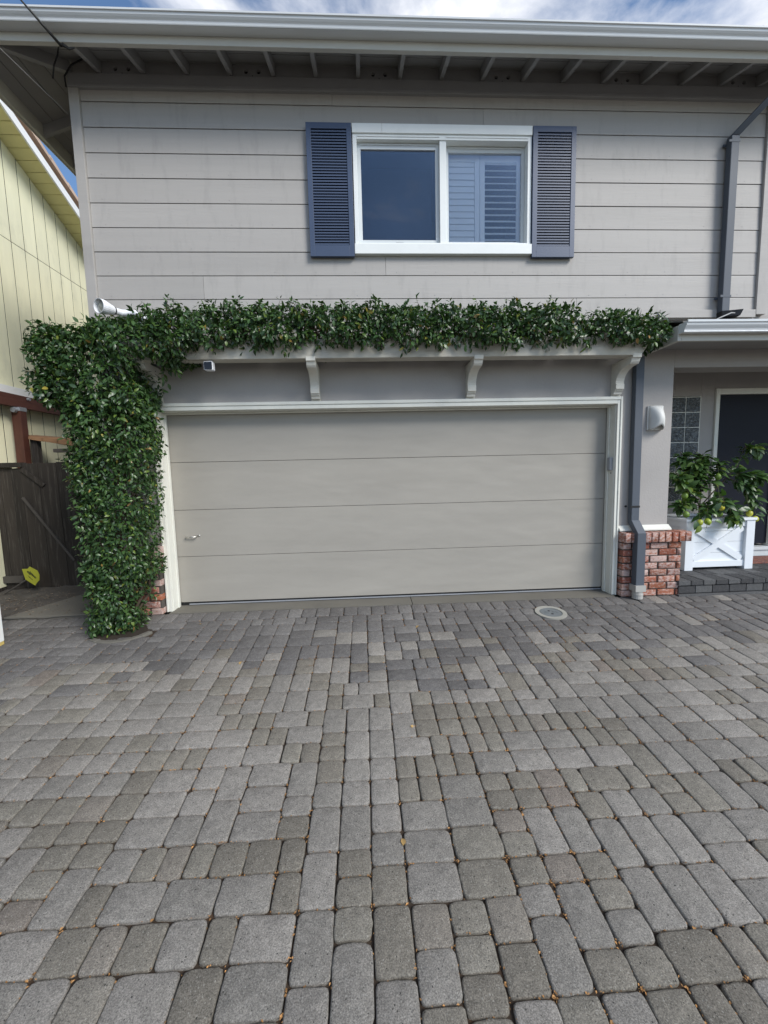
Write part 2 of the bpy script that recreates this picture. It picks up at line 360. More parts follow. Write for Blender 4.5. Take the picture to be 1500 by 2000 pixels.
class MB:
    """collects boxes, prisms and tubes; build() links them as one mesh object"""
    def __init__(self): self.v = []; self.f = []
    def add(self, v, f):
        n = len(self.v); self.v += [tuple(p) for p in v]; self.f += [tuple(n+i for i in q) for q in f]; return self
    def box(self, x0, x1, y0, y1, z0, z1):
        v = [(x0, y0, z0), (x1, y0, z0), (x1, y1, z0), (x0, y1, z0), (x0, y0, z1), (x1, y0, z1), (x1, y1, z1), (x0, y1, z1)]
        return self.add(v, [(0, 3, 2, 1), (4, 5, 6, 7), (0, 1, 5, 4), (1, 2, 6, 5), (2, 3, 7, 6), (3, 0, 4, 7)])
    def prism(self, prof, a, b, axis='x'):
        """profile of 2-D points swept from a to b; axis x: (y,z); y: (x,z); z: (x,y)"""
        def P(p, t):
            return {'x': (t, p[0], p[1]), 'y': (p[0], t, p[1]), 'z': (p[0], p[1], t)}[axis]
        n = len(prof)
        v = [P(p, a) for p in prof] + [P(p, b) for p in prof]
        f = [tuple(range(n)), tuple(range(2*n-1, n-1, -1))] + [(i, n+i, n+(i+1) % n, (i+1) % n) for i in range(n)]
        return self.add(v, f)
    def hexa(self, pts):
        return self.add(pts, [(0, 3, 2, 1), (4, 5, 6, 7), (0, 1, 5, 4), (1, 2, 6, 5), (2, 3, 7, 6), (3, 0, 4, 7)])
    def bar(self, a, b, w, h, upv=(0, 0, 1)):
        a, b = Vector(a), Vector(b); d = (b-a).normalized(); u = Vector(upv); s = d.cross(u).normalized(); u = s.cross(d).normalized()
        q = [a-s*w/2-u*h/2, a+s*w/2-u*h/2, a+s*w/2+u*h/2, a-s*w/2+u*h/2]
        return self.hexa([tuple(p) for p in q] + [tuple(p+(b-a)) for p in q])
    def tube(self, pts, r, n=8, cap=True):
        pts = [Vector(p) for p in pts]; rs = r if isinstance(r, (list, tuple)) else [r]*len(pts)
        base = len(self.v); u = None
        for i, p in enumerate(pts):
            d = (pts[min(i+1, len(pts)-1)]-pts[max(i-1, 0)]).normalized()
            if u is None:
                u = d.orthogonal().normalized()
            u = (u-d*u.dot(d)).normalized(); w = d.cross(u)
            for k in range(n):
                a = 2*math.pi*k/n
                self.v.append(tuple(p+rs[i]*(math.cos(a)*u+math.sin(a)*w)))
        for i in range(len(pts)-1):
            for k in range(n):
                k2 = (k+1) % n
                self.f.append((base+i*n+k, base+i*n+k2, base+(i+1)*n+k2, base+(i+1)*n+k))
        if cap:
            self.f.append(tuple(base+k for k in range(n-1, -1, -1)))
            self.f.append(tuple(base+(len(pts)-1)*n+k for k in range(n)))
        return self
    def lathe(self, prof, c, axis=(0, 0, 1), n=20):
        """profile (r, t) revolved about axis through c"""
        ax = Vector(axis).normalized(); u = ax.orthogonal().normalized(); w = ax.cross(u); c = Vector(c)
        base = len(self.v)
        for r, t in prof:
            for k in range(n):
                a = 2*math.pi*k/n
                self.v.append(tuple(c+ax*t+r*(math.cos(a)*u+math.sin(a)*w)))
        for i in range(len(prof)-1):
            for k in range(n):
                k2 = (k+1) % n
                self.f.append((base+i*n+k, base+i*n+k2, base+(i+1)*n+k2, base+(i+1)*n+k))
        self.f.append(tuple(base+k for k in range(n-1, -1, -1)))
        self.f.append(tuple(base+(len(prof)-1)*n+k for k in range(n)))
        return self
    def build(self, name, mat, parent=None, bevel=0.0, smooth=False, origin=None, jitter=0.0):
        o = raw(name, self.v, self.f, mat, parent, False, origin)
        bm = bmesh.new(); bm.from_mesh(o.data)
        bmesh.ops.recalc_face_normals(bm, faces=bm.faces)
        if bevel:
            ed = [e for e in bm.edges if len(e.link_faces) == 2 and e.calc_face_angle(0) > 0.5]
            bmesh.ops.bevel(bm, geom=ed, offset=bevel, segments=2, profile=0.6, affect='EDGES', clamp_overlap=True)
        if jitter:
            for v in bm.verts: v.co += noise.noise_vector((v.co+o.location)*9)*jitter
        bm.to_mesh(o.data); bm.free()
        if smooth:
            o.data.shade_smooth()
        return o

# ------------------------------------------------------------------ ground
SL = 0.08; Y0 = -0.22
def gz(y): return SL*(y-Y0) if y < Y0 else 0.0
TILT = math.atan(SL)
gy = [-140, -40, -14, -9, Y0, 0.2, 60]
gzv = [-0.80, -0.80, -0.80, gz(-9)-0.03, -0.03, -0.03, -0.03]
gv, gf = [], []
for y, z in zip(gy, gzv):
    gv += [(-140, y, z), (140, y, z)]
for i in range(len(gy)-1): gf.append((2*i, 2*i+1, 2*i+3, 2*i+2))
tag(raw('ground', gv, gf, mat_ground), kind='structure')

drive = empty('driveway', (2.1, -2.2, gz(-2.2)), kind='structure')
# bedding sand showing in the joints
def sheet(name, x0, x1, y0, y1, dz, mat, parent, nx=2):
    pts = [(x0, y0, gz(y0)+dz), (x1, y0, gz(y0)+dz), (x1, y1, gz(y1)+dz), (x0, y1, gz(y1)+dz)]
    return raw(name, pts, [(0, 1, 2, 3)], mat, parent)
sheet('joint_sand', -5.2, 9.0, -7.5, Y0-0.0, -0.017, mat_joint, drive)

# paver meshes: tumbled blocks with worn edges
U = 0.0366
def paver_mesh(name, w, h, seed, mat):
    r = random.Random(seed)
    g = 0.0031
    hx, hy = w/2-g, h/2-g
    cr = r.uniform(0.012, 0.022)
    out = []
    for cx, cy, a0 in ((hx-cr, hy-cr, 0), (-hx+cr, hy-cr, 90), (-hx+cr, -hy+cr, 180), (hx-cr, -hy+cr, 270)):
        rr = cr*r.uniform(0.7, 1.25)
        for a in (0, 45, 90):
            t = math.radians(a0+a)
            out.append((cx+(cr-rr)*math.copysign(1, cx)+rr*math.cos(t), cy+(cr-rr)*math.copysign(1, cy)+rr*math.sin(t)))
        # worn, wavy next side
        e0, e1 = {0: ((hx-cr, hy), (-hx+cr, hy)), 90: ((-hx, hy-cr), (-hx, -hy+cr)), 180: ((-hx+cr, -hy), (hx-cr, -hy)), 270: ((hx, -hy+cr), (hx, hy-cr))}[a0]
        for q in (.25, .5, .75):
            k = r.gauss(-.0006, .0011) - (r.uniform(.001, .004) if r.random() < .10 else 0)
            ex, ey = e0[0]+(e1[0]-e0[0])*q, e0[1]+(e1[1]-e0[1])*q
            if abs(ey) == hy and a0 in (0, 180): ey += math.copysign(k, ey)
            else: ex += math.copysign(k, ex)
            out.append((ex, ey))
    n = len(out)
    rings = [(0.0, -0.035), (0.0, -0.0075), (0.0028, -0.0022), (0.0085, 0.0)]
    v, f = [], []
    for ins, z in rings:
        for x, y in out:
            d = math.hypot(x, y)
            sx = (hx-ins)/hx; sy = (hy-ins)/hy
            jj = r.uniform(-0.0010, 0.0010)
            v.append((x*sx+jj, y*sy+r.uniform(-0.0010, 0.0010), z+(r.uniform(-0.0012, 0.0008) if z > -0.02 else 0)))
    for k in range(len(rings)-1):
        for i in range(n):
            j = (i+1) % n
            f.append((k*n+i, k*n+j, (k+1)*n+j, (k+1)*n+i))
    v.append((0, 0, 0.0006)); c = len(v)-1
    for i in range(n): f.append(((len(rings)-1)*n+i, (len(rings)-1)*n+(i+1) % n, c))
    me = bpy.data.meshes.new(name); me.from_pydata(v, [], f); me.materials.append(mat); me.shade_smooth()
    return me, np.array(v), f
SIZES = {'L': (6, 4), 'V': (4, 6), 'M': (4, 4), 'S': (3, 4), 'H': (4, 3), 'D': (4, 5.6)}
PM = {}
for key, (a, b) in SIZES.items():
    for mi, mt in enumerate((mat_pgrey, mat_ptan, mat_pdark)):
        PM[key, mi] = [paver_mesh('paver', a*U, b*U, hash((a*10, b*10, mi, s)) & 0xffff, mt) for s in range(6)]

pav = []     # (x, y, key, mat index)
def inview(x, y):
    d = (Vector((x, y, gz(y)))-CAM)
    zc = d.dot(fw)
    if zc < 0.5: return False
    u = d.dot(rt2)/zc; w = d.dot(up2)/zc
    m = 0.55/zc
    return abs(u) < 0.965+m and w > -1.287-m
MAN = (3.99, -0.575, 0.158)
BED = (-0.28, -0.60, 0.24, 0.18)
def blocked(x, y, key):
    a, b = SIZES[key]
    dx = max(abs(x-MAN[0])-a*U/2, 0); dy = max(abs(y-MAN[1])-b*U/2, 0)
    if ((x-BED[0])/BED[2])**2+((y-BED[1])/BED[3])**2 < 1: return True
    return False
# soldier course along the garage apron
rp = random.Random(21)
ysol = Y0-0.004-2.8*U
x = -3.2
while x < 9.0:
    pav.append((x, ysol, 'D', 2 if rp.random() < 0.97 else 0)); x += 4*U
# patchwork of small fields, each laid in rows or in columns
ytop = ysol-2.8*U-0.003
seam = 2.245
def fill(n, parts, wts):
    while True:
        left, out = n, []
        while left > 0:
            c = rp.choices(parts, weights=wts)[0]; out.append(c); left -= c
        if left == 0: return out
def field(zx, y, w, h):
    """one field w x h units with its upper left corner at (zx, y)"""
    if rp.random() < 0.42 or h not in (8, 10, 12, 14):
        yy = 0
        for bh in fill(h, [4, 6], [3, 1]):
            if bh == 4:
                xx = 0
                for c in fill(w, [6, 4, 3], [4, 4, 5]):
                    pav.append((zx+(xx+c/2)*U, y-(yy+2)*U, {6: 'L', 4: 'M', 3: 'S'}[c], None)); xx += c
            else:
                for k in range(0, w, 4):
                    if k+4 > w: break
                    if rp.random() < 0.40: pav.append((zx+(k+2)*U, y-(yy+3)*U, 'V', None))
                    else:
                        pav.append((zx+(k+2)*U, y-(yy+1.5)*U, 'H', None)); pav.append((zx+(k+2)*U, y-(yy+4.5)*U, 'H', None))
            yy += bh
    else:
        xx = 0
        for cw in fill(w, [4, 6], [3, 1]):
            if cw == 6 and h % 4: 
                for k in (0, 3):      # two narrow columns instead
                    yy = 0
                    for c in fill(h, [4, 6], [1, 0]) if h % 4 == 0 else [4]*(h//4):
                        pav.append((zx+(xx+k+1.5)*U, y-(yy+2)*U, 'S', None)); yy += 4
            elif cw == 6:
                for k in range(h//4): pav.append((zx+(xx+3)*U, y-(k*4+2)*U, 'L', None))
            else:
                yy = 0
                for c in fill(h, [6, 4, 3], [4, 4, 4]):
                    pav.append((zx+(xx+2)*U, y-(yy+c/2)*U, {6: 'V', 4: 'M', 3: 'H'}[c], None)); yy += c
            xx += cw
zones = []
zx = seam
while zx < 9.2:
    w = rp.choice([12, 12, 24, 12]); zones.append((zx, w)); zx += w*U
zx = seam
while zx > -5.2:
    w = rp.choice([12, 12, 24, 12]); zx -= w*U; zones.append((zx, w))
for zx, w in zones:
    y = ytop
    h = rp.choice([4, 8, 12])
    while y > -4.75:
        field(zx, y, w, h); y -= h*U; h = rp.choice([12, 12, 8, 12])
items = []
for (x, y, key, mi) in pav:
    if not inview(x, y) or blocked(x, y, key): continue
    if x > 5.55 and y > -0.30: continue
    if mi is None:
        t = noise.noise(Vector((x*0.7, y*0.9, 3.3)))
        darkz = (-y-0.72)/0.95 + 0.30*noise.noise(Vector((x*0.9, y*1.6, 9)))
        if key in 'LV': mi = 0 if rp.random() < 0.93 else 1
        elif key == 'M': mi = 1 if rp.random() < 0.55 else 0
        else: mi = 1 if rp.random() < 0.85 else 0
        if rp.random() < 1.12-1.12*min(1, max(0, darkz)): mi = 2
    d = (Vector((x, y, gz(y)))-CAM).length
    items.append((d, x, y, key, mi))
items.sort()
sv, sf = {0: [], 1: [], 2: []}, {0: [], 1: [], 2: []}
for i, (d, x, y, key, mi) in enumerate(items):
    var = rp.randrange(6); flip = rp.choice([0, math.pi])
    me, vv, ff = PM[key, mi][var]
    rot = (Matrix.Rotation(TILT+rp.gauss(0, .006), 3, 'X') @ Matrix.Rotation(rp.gauss(0, .006), 3, 'Y') @ Matrix.Rotation(flip+rp.gauss(0, .011), 3, 'Z')).to_euler()
    z = gz(y)+rp.gauss(0, .0016); x += rp.gauss(0, .0014); y += rp.gauss(0, .0014)
    if i < 300:
        inst('paver', me, (x, y, z), drive, rot)
    else:
        R = rot.to_matrix()
        w = vv @ np.array(R).T + np.array((x, y, z))
        n = len(sv[mi]) and sum(len(a) for a in sv[mi]) or 0
        sv[mi].append(w); sf[mi] += [tuple(n+k for k in q) for q in ff]
allv = []; allf = []; mids = []
for mi in (0, 1, 2):
    if not sv[mi]: continue
    n = sum(len(a) for a in allv)
    allv += sv[mi]; allf += [tuple(n+k for k in q) for q in sf[mi]]; mids += [mi]*len(sf[mi])
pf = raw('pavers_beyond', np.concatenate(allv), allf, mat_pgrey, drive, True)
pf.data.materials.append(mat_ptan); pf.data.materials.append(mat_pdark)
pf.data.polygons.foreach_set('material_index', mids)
tag(pf, kind='stuff')
# debris along the joints
dv, df = [], []
for (d, x, y, key, mi) in items:
    a, b = SIZES[key]; a *= U; b *= U
    cl = 0.5+0.9*noise.noise(Vector((x*1.3, y*1.3, 5)))+(0.5 if x > 2.6 else 0.1)
    n = int(max(0, rp.gauss(15*max(cl, 0.10), 5)))
    for _ in range(n):
        if rp.random() < 0.5: px, py = x+a/2+rp.gauss(0, .0028), y+rp.uniform(-b/2, b/2)
        else: px, py = x+rp.uniform(-a/2, a/2), y-b/2+rp.gauss(0, .0028)
        if rp.random() < 0.25: px, py = x+a/2+rp.gauss(0, .007), y-b/2+rp.gauss(0, .007)
        s = rp.uniform(.0018, .0062)*(1.5 if rp.random() < .08 else 1); t = rp.uniform(0, math.pi)
        z = gz(py)-rp.uniform(.002, .010)
        ca, sa = math.cos(t)*s, math.sin(t)*s; e = rp.uniform(.3, .8)
        k = len(dv)
        dv += [(px-ca, py-sa, z), (px+sa*e, py-ca*e, z+.002), (px+ca, py+sa, z+.001), (px-sa*e, py+ca*e, z+.003)]
        df += [(k, k+1, k+2, k+3)]
tag(raw('joint_debris', dv, df, mat_debris, drive), kind='stuff')

# concrete apron under the garage door
ap = MB()
ap.hexa([(-0.02, Y0+0.002, -0.02), (2.60, Y0+0.002, -0.02), (2.60, 0.06, -0.02), (-0.02, 0.06, -0.02), (-0.02, Y0+0.002, 0.003), (2.60, Y0+0.002, 0.003), (2.60, 0.06, 0.012), (-0.02, 0.06, 0.012)])
ap.hexa([(2.606, Y0+0.002, -0.02), (4.90, Y0+0.002, -0.02), (4.90, 0.06, -0.02), (2.606, 0.06, -0.02), (2.606, Y0+0.002, 0.003), (4.90, Y0+0.002, 0.003), (4.90, 0.06, 0.012), (2.606, 0.06, 0.012)])
tag(ap.build('concrete_apron', mat_concrete, bevel=0.003), kind='structure')

# dirt and old slab in the side yard
n = 26; dv = []; df = []
for i in range(n+1):
    for j in range(n+1):
        x = -2.73+(2.15)*i/n; y = -0.20+1.6*j/n
        m = 0.05*max(0, (y-0.2))*(0.5+0.5*math.sin(3*x)) + 0.018*noise.noise(Vector((x*4, y*4, 1))) + 0.02*noise.noise(Vector((x*11, y*11, 4)))*(1 if y > 0.1 else .3)
        dv.append((x, y, max(m, -.012)+0.004))
for i in range(n):
    for j in range(n):
        a = i*(n+1)+j; df.append((a, a+n+1, a+n+2, a+1))
tag(raw('dirt', dv, df, mat_dirt, smooth=True), kind='structure')
MBs = MB().hexa([(-1.75, -0.19, -.02), (-0.62, -0.19, -.02), (-0.62, 0.55, -.02), (-1.35, 0.62, -.02), (-1.75, -0.19, .02), (-0.62, -0.19, .02), (-0.62, 0.55, .05), (-1.35, 0.62, .05)])
tag(MBs.build('concrete_slab', mat_concrete, bevel=.004, jitter=.004), kind='structure')

# litter lying on the dirt
rl2 = random.Random(31); dv, df = [], []
for _ in range(900):
    y = -0.15+1.1*abs(rl2.gauss(.35, .4)); x = rl2.uniform(-2.6, -.65)
    if y > 1.0: continue
    zz = 0.05*max(0, y-.2)*(0.5+0.5*math.sin(3*x))+.018
    if x > -1.75 and y < .55: zz = .024+.04*max(0, y)
    sz = rl2.uniform(.004, .016); t = rl2.uniform(0, 6.28); k = len(dv); e = rl2.uniform(.2, .7)
    ca, sa = math.cos(t)*sz, math.sin(t)*sz
    dv += [(x-ca, y-sa, zz), (x+sa*e, y-ca*e, zz+.004), (x+ca, y+sa, zz+.002), (x-sa*e, y+ca*e, zz+.006)]; df.append((k, k+1, k+2, k+3))
tag(raw('leaf_litter', dv, df, paint('brown_grey_litter', (0.20, 0.155, 0.11), .9, .4, .2, 60, piece=.6)), kind='stuff')

# porch step of charcoal pavers
step = empty('porch_step', (6.9, -0.1, 0), kind='structure')
MB().box(5.60, 9.2, -0.235, 0.80, -0.05, 0.108).build('step_base', mat_pstep, step, bevel=.004)
x = 5.60
while x < 9.0:          # front riser course
    MB().box(x+.004, x+.196, -0.262, -0.2365, 0.018, 0.100).build('paver', mat_pstep, step, bevel=.004); x += 0.2
MB().box(5.58, 9.2, -0.30, -0.2635, -0.03, 0.014).build('kerb_strip', mat_pstep, step, bevel=.004)
x = 5.59
row = 0
for yy0, yy1, wd in ((-0.275, -0.045, .146), (-0.04, 0.17, .146), (0.175, 0.385, .146), (0.39, 0.60, .146), (0.605, 0.795, .146)):
    x = 5.59+(row % 2)*0.073
    while x < 8.6:
        if row == 0 or (x < 8 and row < 5):
            MB().box(x+.004, x+wd-.004, yy0, yy1, 0.109, 0.165+rp.uniform(-.002, .002)).build('paver', mat_pstep, step, bevel=.006)
        x += wd
    row += 1

# ------------------------------------------------------------------ the house
XL, XR = -0.56, 9.4       # house corners
YW, YS = -0.15, -0.165    # stucco face, siding face
house = empty('house', (2.4, 3.0, 0), 'two-storey taupe house with double garage door, navy shutters and bracketed beam', 'house')
# structural walls
wb = MB()
wb.box(XL, -0.0601, YW, 0.1, 0, 3.05)                # left of the garage door
wb.box(-0.0601, 4.9371, YW, 0.1, 2.176, 3.05)        # above it
wb.box(4.9371, 5.52, YW, 0.8, 0, 3.05)               # pillar between garage and porch
wb.box(5.52, XR, YW, 0.1, 2.515, 3.05)               # porch header
wb.box(XL, XL+.12, 0.1, 7.0, 0, 3.05)
wb.box(XR-.12, XR, 0.1, 7.0, 0, 3.05)
wb.box(XL, XR, 7.0, 7.12, 0, 3.05)
wb.build('lower_wall', mat_stucco, house, bevel=.006)
pb = MB()
pb.box(5.52, 6.25, 0.8, 0.92, 0, 2.9).box(6.25, 6.664, 0.8, 0.92, 0, 0.96).box(6.25, 6.664, 0.8, 0.92, 2.372, 2.9)
pb.box(6.664, 6.855, 0.8, 0.92, 0, 2.9).box(6.855, 7.79, 0.8, 0.92, 2.465, 2.9).box(7.79, XR-.12, 0.8, 0.92, 0, 2.9)
pb.box(5.52, XR-.12, 0.1, 0.8, 2.85, 2.9)
pb.build('porch_wall', mat_stucco, house, bevel=.004)
# upper wall sheathing with the window opening
WX0, WX1, WZ0, WZ1 = 2.10, 3.875, 3.745, 4.770
ub = MB()
ub.box(XL, WX0, -0.15, 0.0, 3.05, 5.45).box(WX1, XR, -0.15, 0.0, 3.05, 5.45).box(WX0, WX1, -0.15, 0.0, 3.05, WZ0).box(WX0, WX1, -0.15, 0.0, WZ1, 5.45)
ub.box(XL, XL+.12, 0.0, 7.0, 3.05, 5.45).box(XR-.12, XR, 0.0, 7.0, 3.05, 5.45).box(XL, XR, 7.0, 7.12, 3.05, 5.45)
siding = ub.build('siding_wall', mat_siding, house)
# siding planks, each lapped over the one below
P0 = 3.010; PH = 0.2257
rs = random.Random(5)
for r in range(10):
    z0 = P0+r*PH; z1 = min(z0+PH, 5.255)
    segs = [(-0.484, 6.36)]
    if z1 > WZ0 and z0 < WZ1:
        segs = [(-0.484, WX0-.015), (WX1+.015, 6.36)]
    cut = []
    for a, b in segs:
        if b-a > 3.0:
            j = {1: 0.55, 2: 2.39, 4: 5.2, 8: 3.4, 9: 1.9, 0: 4.4}.get(r, None)
            if j and a+.4 < j < b-.4: cut += [(a, j-.0014), (j+.0014, b)]; continue
        cut.append((a, b))
    for a, b in cut:
        zz0, zz1 = z0, z1
        prof = [(-0.1752+rs.uniform(-.0008, .0008), zz0), (-0.152, zz0+.001), (-0.152, zz1-0.004), (-0.169, zz1-0.004), (-0.1705, zz1-.012)]
        o = MB().prism(prof, a, b).build('plank', mat_siding, siding, bevel=.0012)
nl = MB()
for r in range(9):
    for k in range(17):
        x = -0.36+k*.4075+rs.uniform(-.01, .01); z = P0+r*PH+.028+rs.uniform(-.004, .004)
        if 1.6 < x < 4.4 and 3.58 < z < 4.9: continue
        if rs.random() < .25: continue
        nl.lathe([(.0048, 0), (.0040, .0012)], (x, -.1755+(.028/PH)*.006, z), (0, -1, 0), 7)
tag(nl.build('nail_heads', mat_soffit, siding), kind='stuff')
# corner board, frieze and right-hand trim
MB().box(XL-.018, -0.486, YS-.034, YS+.012, 2.98, 5.137).box(XL-.018, XL-.002, YS+.0125, 0.10, 2.98, 5.137).build('corner_board', mat_siding, house, bevel=.003)
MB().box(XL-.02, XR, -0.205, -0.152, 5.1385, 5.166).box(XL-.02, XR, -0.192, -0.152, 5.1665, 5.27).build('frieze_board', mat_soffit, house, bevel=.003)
MB().box(6.362, 6.47, -0.20, -0.152, 3.05, 5.137).build('trim_board', mat_siding, house, bevel=.003)
MB().box(5.30, 6.36, -0.197, -0.187, 3.02, 3.10).build('flashing_board', mat_siding, house, bevel=.002)

# eaves: hip roof with open rafters
eave = empty('eave', (2.4, -0.4, 5.2), parent=house)
RS = 0.35
YE = -0.56          # back of the fascia
def rz(y): return 5.283+RS*(y+0.165)          # underside of rafters, front slope
HR = 0.105                                     # rafter depth
xr = -0.284
rid = 0
while xr < 9.3:
    y0, y1 = YE, -0.150
    x0, x1 = xr-.019, xr+.019
    MB().hexa([(x0, y0, rz(y0)), (x1, y0, rz(y0)), (x1, y1, rz(y1)), (x0, y1, rz(y1)),
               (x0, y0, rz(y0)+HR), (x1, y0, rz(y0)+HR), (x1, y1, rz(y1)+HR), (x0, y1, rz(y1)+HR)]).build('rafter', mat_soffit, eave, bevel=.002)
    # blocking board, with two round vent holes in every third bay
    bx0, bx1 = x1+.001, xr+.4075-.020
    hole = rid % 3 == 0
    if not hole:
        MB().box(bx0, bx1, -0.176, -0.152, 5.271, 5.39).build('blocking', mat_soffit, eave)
    else:
        # board with real round openings
        zc = 5.322; hr = 0.019; hx = [bx0+.125, bx0+.245]
        v, f = [], []
        xs = [bx0, (hx[0]+hx[1])/2, bx1]
        for s in range(2):
            xa, xb, hc = xs[s], xs[s+1], hx[s]
            n = 16; b0 = len(v)
            for yy in (-0.176, -0.152):
                for k in range(n):
                    t = 2*math.pi*k/n; v.append((hc+hr*math.cos(t), yy, zc+hr*math.sin(t)))
                for k in range(n):
                    t = 2*math.pi*k/n; c, sn = math.cos(t), math.sin(t)
                    ex = (xb-hc) if c > 0 else (hc-xa); ez = (5.39-zc) if sn > 0 else (zc-5.271)
                    q = min(ex/abs(c) if abs(c) > 1e-6 else 9, ez/abs(sn) if abs(sn) > 1e-6 else 9)
                    v.append((hc+q*c, yy, zc+q*sn))
            for k in range(n):
                k2 = (k+1) % n
                f.append((b0+k, b0+k2, b0+n+k2, b0+n+k))
                f.append((b0+k, b0+2*n+k, b0+2*n+k2, b0+k2))
        raw('blocking', v, f, mat_soffit, eave)
        MB().box(bx0+.05, bx0+.31, -0.1515, -0.1505, 5.29, 5.36).build('vent_screen', mat_black, eave)
    xr += 0.4075; rid += 1
# left side rafters, hip rafter
def lz(x): return 5.293-RS*(XL-x)
XE = -1.17
for yr in (0.30, 0.72, 1.13, 1.54, 1.95, 2.4):
    MB().hexa([(XE, yr-.019, lz(XE)), (XL+.0, yr-.019, lz(XL)), (XL+.0, yr+.019, lz(XL)), (XE, yr+.019, lz(XE)),
               (XE, yr-.019, lz(XE)+HR), (XL, yr-.019, lz(XL)+HR), (XL, yr+.019, lz(XL)+HR), (XE, yr+.019, lz(XE)+HR)]).build('rafter', mat_soffit, eave, bevel=.002)
MB().bar((XL-.01, -0.16, 5.293+.05), (XL-.44, -0.16-.43, 5.293-.155+.05), .045, .11).build('hip_rafter', mat_soffit, eave, bevel=.002)
# sheathing boards seen from below
def tz(y): return rz(y)+HR
yb = [-0.62, -0.475, -0.335, -0.20, 0.1]
for a, b in zip(yb[:-1], yb[1:]):
    xa = XL-(-0.165-a) if a < -.165 else XL; xb = XL-(-0.165-b) if b < -.165 else XL
    a2, b2 = a+.003, b-.003
    MB().hexa([(xa, a2, tz(a2)), (9.4, a2, tz(a2)), (9.4, b2, tz(b2)), (xb, b2, tz(b2)), (xa, a2, tz(a2)+.018), (9.4, a2, tz(a2)+.018), (9.4, b2, tz(b2)+.018), (xb, b2, tz(b2)+.018)]).build('plank', mat_soffit, eave)
xb_ = [-1.205, -1.06, -0.92, -0.78, -0.65, -0.50]
for a, b in zip(xb_[:-1], xb_[1:]):
    ya = -0.165-(XL-a); yb2 = -0.165-(XL-b) if b < XL else -0.165
    a2, b2 = a+.003, b-.003
    z1, z2 = lz(a2)+HR, lz(b2)+HR
    ya = max(ya, -.60)
    MB().hexa([(a2, ya, z1), (b2, yb2, z2), (b2, 6.9, z2), (a2, 6.9, z1), (a2, ya, z1+.018), (b2, yb2, z2+.018), (b2, 6.9, z2+.018), (a2, 6.9, z1+.018)]).build('plank', mat_soffit, eave)
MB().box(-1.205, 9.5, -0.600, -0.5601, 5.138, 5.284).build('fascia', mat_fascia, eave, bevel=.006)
MB().box(-1.205, -1.1701, -0.5595, 7.5, 5.05, 5.20).box(-1.222, -1.2055, -0.5595, 7.5, 5.045, 5.09).build('fascia', mat_fascia, eave, bevel=.004)
# roof planes
rf = MB()
def slab(p, t=.03):
    rf.hexa(p+[(a, b, c+t) for a, b, c in p])
zf = tz(-0.66)+.022
slab([(-1.28, -0.66, zf), (9.5, -0.66, zf), (9.5, 3.4, zf+RS*4.06), (2.9, 3.4, zf+RS*4.06)])
slab([(-1.28, -0.66, zf-.03), (2.9, 3.4, zf+RS*4.06), (2.9, 3.5, zf+RS*4.06), (-1.28, 7.6, zf-.03)])
slab([(-1.28, 7.6, zf), (2.9, 3.5, zf+RS*4.06), (9.5, 3.5, zf+RS*4.06), (9.5, 7.6, zf)])
rf.build('roof', mat_roof, house)
# gutter: ogee profile
gp = [(-0.6015, 5.206), (-0.676, 5.206), (-0.690, 5.201), (-0.694, 5.207), (-0.688, 5.214), (-0.693, 5.228), (-0.706, 5.238), (-0.716, 5.249), (-0.720, 5.264), (-0.730, 5.267), (-0.732, 5.279), (-0.722, 5.281), (-0.720, 5.272), (-0.6015, 5.272)]
MB().prism(gp, -1.26, 9.5).build('gutter', mat_gutter, house)

# main window
win = empty('window', (2.98, -0.18, WZ0), parent=house)
def part(mb, name, mat, parent, bevel=.002, **k): return mb.build(name, mat, parent, bevel=bevel, **k)
part(MB().box(2.086, 2.378, -0.215, -0.152, 4.772, 4.856).box(2.380, 3.886, -0.215, -0.152, 4.772, 4.856), 'head_casing', mat_winwhite, win)
part(MB().box(2.082, 3.890, -0.222, -0.1535, 3.648, 3.744), 'sill_board', mat_winwhite, win, .003)
fr = MB()
fr.box(2.088, 2.128, -0.200, -0.05, 3.7445, 4.7715).box(3.848, 3.886, -0.200, -0.05, 3.7445, 4.7715)
fr.box(2.1285, 3.8475, -0.200, -0.05, 4.725, 4.7715).box(2.1285, 3.8475, -0.200, -0.05, 3.7445, 3.762)
fr.box(2.953, 3.019, -0.190, -0.05, 3.7625, 4.7245)
fr.box(2.140, 2.952, -0.206, -0.2005, 4.745, 4.758).box(3.02, 3.84, -0.206, -0.2005, 4.745, 4.758)
part(fr, 'frame', mat_winwhite, win)
for x0, x1, yf in ((2.1285, 2.9525, -0.150), (3.0195, 3.8475, -0.120)):
    s = MB(); z0, z1 = 3.7625, 4.7245; t = .036; tt = .055
    s.box(x0, x0+t, yf, yf+.03, z0, z1).box(x1-t, x1, yf, yf+.03, z0, z1).box(x0+t, x1-t, yf, yf+.03, z0, z0+.052).box(x0+t, x1-t, yf, yf+.03, z1-tt, z1)
    s.box(x0+t-.004, x1-t+.004, yf-.008, yf-.0005, z1-.022, z1-.010)
    part(s, 'sash', mat_sash, win)
    MB().box(x0+t+.0005, x1-t-.0005, yf+.012, yf+.016, z0+.0525, z1-tt-.0005).build('pane', mat_glass, win)
    part(MB().box((x0+x1)/2-.04, (x0+x1)/2+.04, yf-.012, yf-.0005, z0+.012, z0+.024), 'latch', mat_greyplastic, win)
